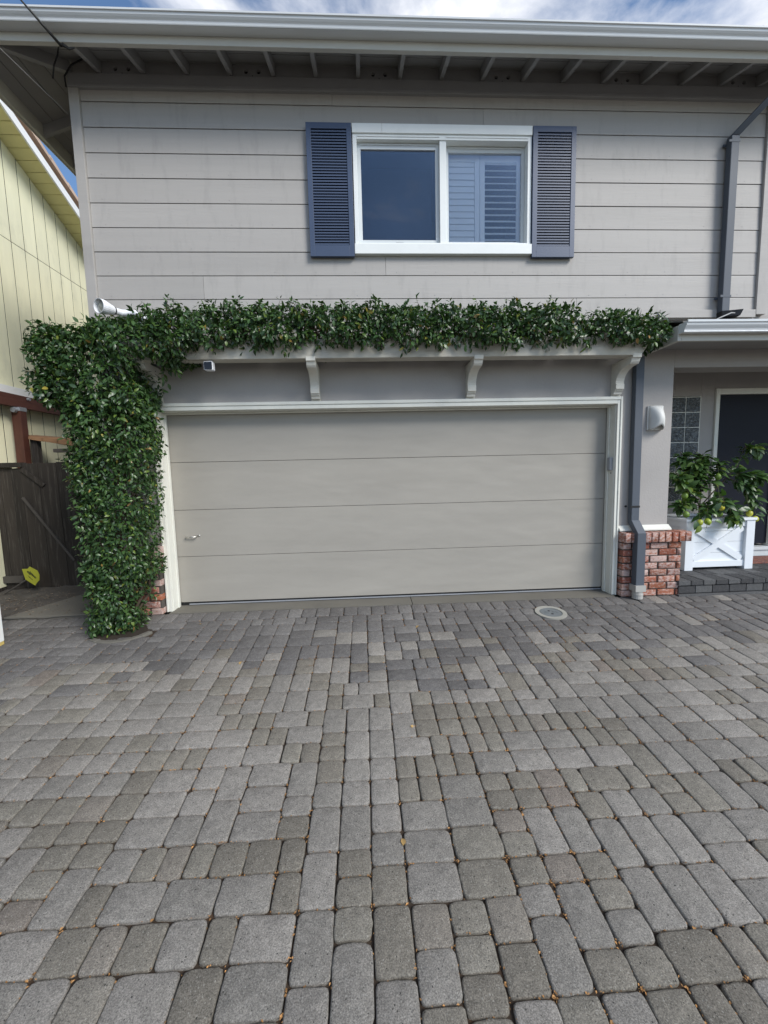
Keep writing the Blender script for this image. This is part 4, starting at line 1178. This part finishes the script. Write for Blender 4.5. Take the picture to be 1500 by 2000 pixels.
for (x, y, z) in [(6.845, .20, .88), (6.327, .04, .98)]:
    st.tube([(x, y, z), (x-.01, y+.03, z+.12), (x-.005, y+.05, z+.22)], .003, 5)
st.build('fruit_stalks', mat_twig, lt)
# leaves beside the hanging fruit
for (x, y, z, d) in [(6.10, -.02, .80, (.1, -.3, -1)), (6.20, -.02, .80, (.9, -.2, -.25)), (6.00, .0, .80, (-.4, -.4, -.9)), (6.03, -.03, .75, (-.55, -.2, -.75)), (6.90, .17, .83, (.9, -.2, .1)), (6.95, .18, .80, (.8, -.2, -.5)), (6.80, .17, .90, (-.8, -.3, .1)), (6.44, .0, .83, (.5, -.3, -.7)), (6.40, -.01, .80, (-.2, -.3, -.9)), (6.53, .0, .84, (.6, -.2, -.7)), (6.60, .05, .93, (.9, -.3, -.1)), (6.20, .02, .90, (.35, -.6, .8)), (6.26, .02, .88, (-.6, -.3, .5))]:
    inst('leaf', LLM[rl.randrange(3)], (x, y, z), lt, basis_euler(d, (rl.gauss(0, .4), -.8, .6)), (1.05, 1.05, 1.05))

dm = MB().box(7.05, 7.95, 0.34, 0.70, .1665, .180).build('doormat', mat_mat, None, bevel=.005)
tag(dm, 'red and brown patterned doormat in front of the navy door', 'doormat')

# ------------------------------------------------------------------ climbing vine
vine = empty('climbing_vine', (-0.25, -0.6, gz(-0.6)), 'glossy dark green vine climbing the garage corner and running along the beam', 'vine')
# clipped masses as rounded boxes (centre, half size, corner radius)
MASS = [
    ((-0.24, -0.50, 1.62), (0.31, 0.26, 0.75), .16),
    ((-0.26, -0.52, 0.88), (0.28, 0.24, 0.44), .14),
    ((-0.32, -0.56, 0.28), (0.20, 0.18, 0.32), .11),
    ((-0.40, -0.42, 2.47), (0.42, 0.34, 0.36), .18),
    ((0.05, -0.46, 2.72), (0.46, 0.26, 0.145), .10),
    ((-0.14, -0.46, 2.36), (0.17, 0.24, 0.35), .10),
    ((1.30, -0.44, 2.845), (1.25, 0.20, 0.165), .09),
    ((3.00, -0.44, 2.835), (1.20, 0.20, 0.160), .09),
    ((4.40, -0.44, 2.800), (0.74, 0.19, 0.120), .08),
]
def sdf(p, m):
    c, h, r = np.array(m[0]), np.array(m[1]), m[2]
    q = np.abs(p-c)-(h-r)
    return np.linalg.norm(np.maximum(q, 0), axis=1)+np.minimum(q.max(1), 0)-r
def field(p):
    d = np.min(np.stack([sdf(p, m) for m in MASS]), 0)
    # uneven clipped surface
    n = (np.sin(p[:, 0]*9.1+p[:, 2]*4.3)*np.sin(p[:, 2]*8.3-p[:, 1]*6)+0.7*np.sin(p[:, 0]*21+1.3)*np.sin(p[:, 2]*19+p[:, 0]*3)+.5*np.sin(p[:, 0]*43+p[:, 2]*7))
    return d+0.042*n
def sample(N, lo, hi, d0, d1):
    out = []
    got = 0
    while got < N:
        p = rng.uniform(lo, hi, (60000, 3))
        d = field(p)
        q = p[(d > d0) & (d < d1)]
        out.append(q); got += len(q)
    return np.concatenate(out)[:N]
def grad(p):
    e = .012; g = np.zeros_like(p)
    for k in range(3):
        a = p.copy(); b = p.copy(); a[:, k] += e; b[:, k] -= e
        g[:, k] = field(a)-field(b)
    return g/(np.linalg.norm(g, axis=1, keepdims=True)+1e-9)
LO, HI = np.array([-1.05, -0.86, -0.06]), np.array([5.3, -0.02, 3.08])
lo_c, hi_c = np.array([-1.05, -0.86, -0.06]), np.array([0.30, -0.02, 3.0])
lo_b, hi_b = np.array([0.30, -0.76, 2.50]), np.array([5.3, -0.17, 3.08])
pts = np.concatenate([sample(24000, lo_c, hi_c, -.075, .012), sample(5200, lo_c, hi_c, -.20, -.075),
                      sample(20000, lo_b, hi_b, -.085, .014), sample(3200, lo_b, hi_b, -.16, -.085)])
G = grad(pts)
# keep what can be seen from the street side: drop leaves deep behind
keep = (G[:, 1] < 0.75)
# thin gaps
gap = np.sin(pts[:, 0]*7.3+1.1)*np.sin(pts[:, 2]*11+pts[:, 0]*5)*np.sin(pts[:, 0]*17+pts[:, 2]*6)
keep &= ~((gap > .62) & (rng.random(len(pts)) < .75))
keep &= pts[:, 2] > -0.03
pts, G = pts[keep], G[keep]
N = len(pts)
dirs = G*rng.uniform(.2, .9, (N, 1))+np.array([0, 0, -1.0])*rng.uniform(.0, .9, (N, 1))+rng.normal(0, .50, (N, 3))
nr = G*0.9+np.array([0, 0, 1.0])*rng.uniform(.2, .9, (N, 1))+rng.normal(0, .38, (N, 3))
L = rng.uniform(.032, .065, N)*np.where(pts[:, 2] < 1.9, .86, 1.0); W = L*rng.uniform(.40, .54, N)
T = leaf_cloud(pts, dirs, nr, L, W, rng.uniform(.05, .45, N), rng.uniform(.0, .45, N))
# young shoots standing up from the clipped top and loose sprays hanging below the beam
rv = random.Random(3)
sp, sd_, sn, sL = [], [], [], []
stems = MB()
def shoot(p, d, n, ln, size):
    p = Vector(p); d = Vector(d).normalized()
    q = [p+d*ln*t+Vector((0, 0, -0.06*ln*t*t)) for t in (0, .5, 1)]
    stems.tube(q, [.0025, .002, .0012], 5, cap=False)
    for k in range(n):
        t = (k+1)/n
        b = p+d*ln*t
        a = rv.uniform(0, 2*math.pi); o1 = d.orthogonal().normalized(); o2 = d.cross(o1)
        e = (o1*math.cos(a)+o2*math.sin(a))*.9+d*rv.uniform(.3, .9)+Vector((0, 0, -.1))
        sp.append(tuple(b)); sd_.append(tuple(e)); sn.append((rv.gauss(0, .4), -.5+rv.gauss(0, .4), .8)); sL.append(size*rv.uniform(.7, 1.1))
for _ in range(120):
    x = rv.uniform(-.1, 4.98); z = (2.96 if x < 4.2 else 2.86)+rv.uniform(-.05, .02)
    if x < .3: z = 2.80
    shoot((x, rv.uniform(-.6, -.3), z), (rv.gauss(0, .35), rv.gauss(-.1, .3), 1), rv.randint(4, 8), rv.uniform(.05, .15), .055)
for _ in range(26):
    x = rv.uniform(.0, 5.0)
    shoot((x, -.56+rv.uniform(-.06, .03), 2.70), (rv.gauss(0, .4), rv.gauss(-.1, .2), -1), rv.randint(3, 7), rv.uniform(.04, .13), .062)
for _ in range(150):
    z = rv.uniform(.1, 2.7); s = rv.choice([-1, 1])
    x = (-.53 if s < 0 else .04) if z < 2.1 else (-.80 if s < 0 else .02)
    if z < 1.0: x = (-.52 if s < 0 else -.02)
    if z < .5: x = (-.50 if s < 0 else -.14)
    shoot((x, rv.uniform(-.75, -.3), z), (s, rv.gauss(-.2, .4), rv.gauss(.2, .5)), rv.randint(3, 6), rv.uniform(.03, .08), .050)
for _ in range(22):
    shoot((rv.uniform(-.9, .1), rv.uniform(-.7, -.2), 2.80), (rv.gauss(0, .4), rv.gauss(-.1, .3), 1), rv.randint(3, 6), rv.uniform(.05, .10), .055)
# sprays beside the left bracket
for p, d in [((.20, -.46, 2.56), (.3, -.2, -1)), ((.30, -.5, 2.56), (.5, -.1, -.8)), ((.12, -.4, 2.45), (.8, -.2, -.6)), ((.10, -.35, 2.4), (.6, -.3, -.9)), ((.16, -.4, 2.5), (1, -.2, -.2)), ((.35, -.5, 2.57), (.2, -.1, -1))]:
    shoot(p, d, 7, .16, .065)
n2 = len(sp)
L2 = np.array(sL)
T2 = leaf_cloud(np.array(sp), np.array(sd_), np.array(sn), L2, L2*rng.uniform(.38, .5, n2), rng.uniform(.1, .4, n2), rng.uniform(0, .4, n2))
# the 300 leaves that show largest become leaves of their own
camv = np.array(CAM)
dd, ss, nn_ = frames(dirs, nr)
view = pts-camv; dist = np.linalg.norm(view, axis=1)
facing = np.abs((nn_*view).sum(1)/dist)
outer = field(pts) > -.02
score = np.where(outer & (G[:, 1] < -.2), facing*L*W/dist**2, 0)
top = set(np.argsort(-score)[:300].tolist())
LV = [lm('leaf', 1.0, .47, .22, .18, mat_ivy), lm('leaf', 1.0, .44, .35, .32, mat_ivy), lm('leaf', 1.0, .5, .12, .08, mat_ivy)]
for i in sorted(top):
    inst('leaf', LV[i % 3], tuple(pts[i]), vine, basis_euler(dirs[i], nr[i]), (L[i],)*3)
rest = np.array([i for i in range(N) if i not in top])
leaves_mesh('foliage', np.concatenate([T[rest], T2]), mat_ivy, vine, 'stuff')
# woody stems
for k in range(7):
    a = rv.uniform(0, 6.28); r0 = rv.uniform(.02, .09)
    p = [(-0.25+r0*math.cos(a), -.56+r0*math.sin(a), -.03)]
    for j in range(1, 10):
        z = j*.29
        p.append((-0.24+.16*math.sin(a+z*1.7+k)+rv.gauss(0, .02), -.48+.12*math.cos(a*1.3+z*2.1), z))
    stems.tube(p, [.017*(1-.07*j) for j in range(10)], 6)
for k in range(5):
    p = [(-.2, -.45, 2.5)]
    for j in range(1, 18):
        p.append((-.2+j*.305, -.44+.08*math.sin(j*1.3+k*2), 2.79+.05*math.sin(j*.9+k)))
    stems.tube(p, .007, 5)
stems.build('stems', mat_bark, vine, smooth=True)

# planting pocket: soil and pale edging
pk = MB()
n = 22
v = [(BED[0], BED[1], gz(BED[1])+.016)]; f = []
for k in range(n):
    a = 2*math.pi*k/n
    v.append((BED[0]+(BED[2]+.03)*math.cos(a), BED[1]+(BED[3]+.03)*math.sin(a), gz(BED[1]+(BED[3]+.03)*math.sin(a))-.004))
for k in range(n): f.append((0, 1+k, 1+(k+1) % n))
tag(raw('soil', v, f, mat_soil, smooth=True), kind='stuff')
ed = empty('bed_edging', (BED[0], BED[1]-.2, gz(-.8)), kind='structure')
for k in range(7):
    a = math.radians(232+k*18)
    c = Vector((BED[0]+(BED[2]+.03)*math.cos(a), BED[1]+(BED[3]+.03)*math.sin(a), 0)); t = Vector((-math.sin(a)*BED[2], math.cos(a)*BED[3], 0)).normalized()
    e = .052
    c.z = gz(c.y)-.004
    MB().bar(c-t*e, c+t*e, .05, .03).build('edging_stone', mat_concrete, ed, bevel=.006)

# ------------------------------------------------------------------ fallen leaves
def flat_leaf(L, W, seed):
    v, f = leaf_geo(L, W, .35, .2); me = bpy.data.meshes.new('fallen_leaf'); me.from_pydata(v.tolist(), [], f); me.materials.append(mat_dryleaf); me.shade_smooth(); return me
FL = [flat_leaf(.045, .024, 0), flat_leaf(.032, .02, 1)]
r5 = random.Random(9)
for (x, y, lb) in [(0.42, -.52, 'dry tan leaf on the dark pavers close to the left garage jamb'),
                   (2.6, -.74, 'dry tan leaf on the dark pavers before the middle of the garage door'),
                   (4.50, -.42, 'dry tan leaf between the inspection cover and the downspout'),
                   (2.36, -2.1, 'dry yellow leaf lying in the middle of the paving'),
                   (3.1, -1.6, 'dry leaf on the pavers a few steps in front of the inspection cover'),
                   (1.05, -1.25, 'dry leaf on the left half of the paving, well in front of the vine'),
                   (2.24, -2.85, 'dry leaf nearest the viewer, in a joint between large pavers'),
                   (-.75, -.50, 'dry orange leaf in the shade left of the vine foot'),
                   (-.16, -.83, 'orange-brown leaf lying against the edging stones under the vine')]:
    o = inst('fallen_leaf', FL[r5.randrange(2)], (x, y, gz(y)+.004), None, (TILT+r5.gauss(0, .15), r5.gauss(0, .15), r5.uniform(0, 6.28)))
    tag(o, lb, 'leaf', 'dry leaves fallen on the paving')

# ------------------------------------------------------------------ neighbour's house
XN = -2.73
nb = empty('neighbor_house', (-6.5, 2.5, 0), 'pale yellow neighbouring house of vertical boards under a tan tiled gable roof', 'house')
def nz(y): return 6.118-0.43*(y-1.694)      # soffit line, falling to the back
MB().prism([(-3.5, 0), (7.5, 0), (7.5, nz(7.5)), (-3.5, nz(-3.5))], -11.0, XN-.0055, 'x').build('wall', mat_fence, nb)  # dark fence colour behind the panels stands in for shade in their grooves
YJ = 4.785
y = 0.32
rn = random.Random(2)
while y < 4.4:
    a, b = y+.0065, y+.222
    ztop = nz(b)-.004
    if y > -.5:
        MB().hexa([(XN-.005, a, YJ+.004), (XN, a, YJ+.004), (XN, b, YJ+.004), (XN-.005, b, YJ+.004), (XN-.005, a, nz(a)-.004), (XN, a, nz(a)-.004), (XN, b, ztop), (XN-.005, b, ztop)]).build('panel', mat_yellow, nb, bevel=.002)
        MB().box(XN-.005, XN+rn.uniform(-.001, .001), a, b, 0.05, YJ-.004).build('panel', mat_yellow, nb, bevel=.002)
    y += .2285
# rake overhang: soffit boards, white rake board, tiles
y = -0.6
while y < 5.0:
    a, b = y+.005, y+.136
    MB().hexa([(XN-.02, a, nz(a)), (XN+.335, a, nz(a)), (XN+.335, b, nz(b)), (XN-.02, b, nz(b)), (XN-.02, a, nz(a)+.02), (XN+.335, a, nz(a)+.02), (XN+.335, b, nz(b)+.02), (XN-.02, b, nz(b)+.02)]).build('plank', mat_yellowsoffit, nb)
    y += .141
ya, yb3 = -1.0, 5.2
MB().hexa([(XN+.336, ya, nz(ya)-.05), (XN+.362, ya, nz(ya)-.05), (XN+.362, yb3, nz(yb3)-.05), (XN+.336, yb3, nz(yb3)-.05), (XN+.336, ya, nz(ya)+.075), (XN+.362, ya, nz(ya)+.075), (XN+.362, yb3, nz(yb3)+.075), (XN+.336, yb3, nz(yb3)+.075)]).build('rake_board', mat_postwhite, nb, bevel=.003)
MB().hexa([(-11.2, ya, nz(ya)+.03), (XN+.33, ya, nz(ya)+.03), (XN+.33, 8, nz(8)+.03), (-11.2, 8, nz(8)+.03), (-11.2, ya, nz(ya)+.10), (XN+.33, ya, nz(ya)+.10), (XN+.33, 8, nz(8)+.10), (-11.2, 8, nz(8)+.10)]).build('roof', mat_shingle, nb)
y = -1.0
while y < 5.2:
    a, b = y, y+.36
    z1, z2 = nz(a)+.15, nz(b)+.125
    for k in range(3):
        x1 = XN+.39-k*.31+(.0 if k else .0); x0 = x1-.305
        MB().hexa([(x0, a, z1-.0), (x1, a, z1-.0), (x1, b, z2-.0+.022), (x0, b, z2+.022), (x0, a, z1+.075), (x1, a, z1+.075), (x1, b, z2+.075), (x0, b, z2+.075)]).build('tile', mat_shingle, nb, bevel=.006)
    y += .34

# ------------------------------------------------------------------ red patio cover next to the neighbour
pg = empty('patio_cover', (-2.57, 1.3, 0), 'red-brown timber post and beams of a patio cover behind the fence', 'patio cover')
MB().box(-2.645, -2.525, 1.27, 1.37, 0.0, 2.452).build('post', mat_redwood, pg, bevel=.004)
MB().box(-2.63, -2.56, 0.55, 2.9, 2.4525, 2.550).build('beam', mat_redwood, pg, bevel=.004)
MB().box(-2.66, -2.59, 0.55, 2.9, 2.552, 2.625).build('beam', mat_redwood, pg, bevel=.004)
MB().box(-2.648, -2.5215, 1.266, 1.375, 2.40, 2.4515).build('post_strap', mat_galv, pg)
MB().lathe([(.035, 0), (.04, .03), (.03, .06)], (-2.575, 1.215, 2.41), (0, 1, 0), 12).build('joist_hanger', mat_galv, pg)
MB().lathe([(.02, 0), (.02, .03)], (-2.56, 1.46, 2.585), (1, 0, 0), 10).build('pipe_clip', mat_galv, pg)
MB().box(-2.725, -2.665, 0.3, 3.2, 2.63, 2.70).box(-2.668, -2.655, 0.3, 3.2, 2.626, 2.74).build('white_flashing', mat_postwhite, pg, bevel=.003)

ln = empty('lean_to_roof', (-2.3, 1.4, 2.0), 'short tan board roof on a dark post between fence and yellow wall', 'small roof')
MB().hexa([(-2.62, 1.38, 2.055), (-1.75, 1.38, 1.87), (-1.75, 1.62, 1.93), (-2.62, 1.62, 2.09), (-2.62, 1.38, 2.088), (-1.75, 1.38, 1.985), (-1.75, 1.62, 2.02), (-2.62, 1.62, 2.11)]).build('roof_board', mat_oldboard, ln, bevel=.004)
for k in range(4):
    x0 = -2.55+k*.2
    z0_ = 2.083-.118*(x0+2.62)
    MB().hexa([(x0, 1.355, z0_-.045-k*.010), (x0+.215, 1.355, z0_-.085-k*.010), (x0+.215, 1.379, z0_-.085-k*.01), (x0, 1.379, z0_-.045-k*.01), (x0, 1.355, z0_-.010), (x0+.215, 1.355, z0_-.030), (x0+.215, 1.379, z0_-.030), (x0, 1.379, z0_-.010)]).build('shingle', mat_oldboard, ln, bevel=.003)
MB().box(-2.545, -2.455, 1.40, 1.48, 0.0, 2.03).build('post', mat_fence, ln, bevel=.004)
MB().box(-2.21, -1.95, 1.35, 1.45, 1.84, 1.888).build('bracket_block', mat_greywood, ln, bevel=.004)

# ------------------------------------------------------------------ side-yard fence and gate
fc = empty('wooden_fence', (-2.5, 1.02, 0), 'dark weathered board fence left of the gate under a flat rail', 'fence')
for k, (a, b) in enumerate([(-3.02, -2.83), (-2.825, -2.655), (-2.65, -2.505)]):
    MB().hexa([(a, 1.0, .0), (b, 1.0, .0), (b, 1.02, .0), (a, 1.02, .0), (a+.0, 1.0, 1.63), (b-.0, 1.0, 1.63), (b, 1.02, 1.63), (a, 1.02, 1.63)]).build('board', mat_fence, fc, bevel=.003)
MB().box(-2.50, -2.375, 0.985, 1.075, 0, 1.62).build('post', mat_fence, fc, bevel=.004)
MB().box(-3.03, -2.345, 0.955, 1.06, 1.632, 1.692).build('rail', mat_fence, fc, bevel=.003)
MB().box(-3.03, -2.47, 0.955, 0.995, .10, .19).build('rail', mat_greywood, fc, bevel=.003)
gtw = empty('wooden_gate', (-1.6, 1.02, 0), 'dark weathered plank gate with diagonal braces behind the vine', 'gate')
x = -2.36
for k, wd in enumerate((.228, .232, .21, .235, .225, .22, .21)):
    tp = 1.680+[0, .004, .010, -.01, 0.002, -.004, .004][k]
    lean = -.02
    MB().hexa([(x+.10*.0, .985, .02), (x+wd-.006, .985, .02), (x+wd-.006, 1.005, .02), (x, 1.005, .02), (x+lean, .985, tp), (x+wd-.006+lean, .985, tp-.004), (x+wd-.006+lean, 1.005, tp-.004), (x+lean, 1.005, tp)]).build('board', mat_fence, gtw, bevel=.003)
    x += wd
MB().bar((-2.375, .972, 1.235), (-1.80, .972, .38), .02, .028, (0, 0, 1)).build('brace', mat_greywood, gtw, bevel=.002)
MB().bar((-2.345, .972, 1.605), (-2.09, .972, 1.385), .02, .055, (0, 0, 1)).build('brace', mat_fence, gtw, bevel=.002)

# yellow yard sign leaning on its stake
ys = empty('yard_sign', (-2.25, .78, .2), 'small yellow eight-sided yard sign with dark print leaning by the fence', 'yard sign')
sp_ = [(-2.208, .358), (-2.119, .301), (-2.100, .245), (-2.108, .176), (-2.135, .150), (-2.165, .108), (-2.276, .192), (-2.288, .25), (-2.305, .330), (-2.235, .330)]
MB().prism(sp_, .755, .762, 'y').build('sign_plate', mat_sign, ys)
tx = MB()
for k, (cx, cz, ln_, w_) in enumerate([(-2.225, .275, .060, .016), (-2.200, .262, .10, .008), (-2.178, .248, .115, .020), (-2.225, .225, .05, .006), (-2.205, .205, .06, .006)]):
    d = Vector((.62, 0, -.78)); n_ = Vector((.78, 0, .62)); c = Vector((cx, 0, cz))
    m_ = max(3, int(ln_/.014))
    for j in range(m_):
        cc = c+d*ln_*((j+.5)/m_-.5)
        l2 = ln_/m_*.36
        q = [cc-d*l2-n_*w_/2, cc+d*l2-n_*w_/2*(.6 if j % 2 else 1), cc+d*l2+n_*w_/2, cc-d*l2+n_*w_/2*(.6 if j % 3 else 1)]
        tx.prism([(p.x, p.z) for p in q], .7525, .7545, 'y')
tx.build('print', mat_ink, ys)
MB().tube([(-2.15, .772, .27), (-2.27, .766, .185), (-2.62, .74, -.03)], .009, 8).build('stake', mat_greywood, ys)

wp = empty('white_post', (-1.36, -0.78, gz(-.78)), 'tall white painted post at the left edge of the paving', 'post')
MB().box(-1.345, -1.262, -0.83, -0.745, gz(-.78)+.03, 1.9).build('shaft', mat_postwhite, wp, bevel=.005)
MB().box(-1.343, -1.264, -0.828, -0.747, gz(-.78)-.005, gz(-.78)+.0295).build('foot', paint('yellowed_paint', (0.55, 0.42, 0.14), .6, .2, .2), wp, bevel=.004)

# ------------------------------------------------------------------ overhead cables
oc = empty('overhead_cable', (-0.34, -.62, 5.1), 'black service cable reaching the eave above the corner with a drooping loop', 'cable')
A = Vector((-0.338, -0.62, 5.094)); B = Vector((-0.497, -0.80, 5.243))
def far(A, B, k): return A+(B-A)*k
cb = MB().tube([far(A, B, t) for t in (0, .5, 1, 2, 5, 12, 40)], [.012, .010, .0065, .006, .006, .006, .006], 6)
cb.build('wire', mat_cable, oc, smooth=True)
MB().tube([A, (-.33, -.60, 5.115), (-.29, -.585, 5.10), (-.25, -.575, 5.12)], [.012, .014, .010, .005], 7).build('anchor', mat_cable, oc)
MB().tube([A, (-.43, -.50, 5.20), (-.50, -.42, 5.20), (-.545, -.41, 5.13), (-.571, -.40, 5.03)], .006, 6).build('loop', mat_cable, oc, smooth=True)
MB().tube([(-.28, -.40, 5.21), (-.40, -.24, 5.34), (-.52, -.215, 5.31), (-.59, -.21, 5.22), (-.594, -.195, 5.14)], .007, 6).build('loop', mat_cable, oc, smooth=True)
oc2 = empty('overhead_cable', (-0.59, -.2, 4.9), 'thin pale wire running to the corner board under the left eave', 'cable')
A2 = Vector((-0.597, -0.20, 4.905)); B2 = Vector((-0.769, -0.70, 4.985))
MB().tube([far(A2, B2, t) for t in (0, .5, 1, 3, 8, 30)], .0022, 5).build('wire', mat_wire, oc2, smooth=True)
MB().tube([(XL-.02, .14, 3.6), (XL-.04, .12, 3.45), (XL-.035, .08, 3.25), (XL-.02, .02, 3.1)], .003, 5).build('tail', mat_cable, oc2)
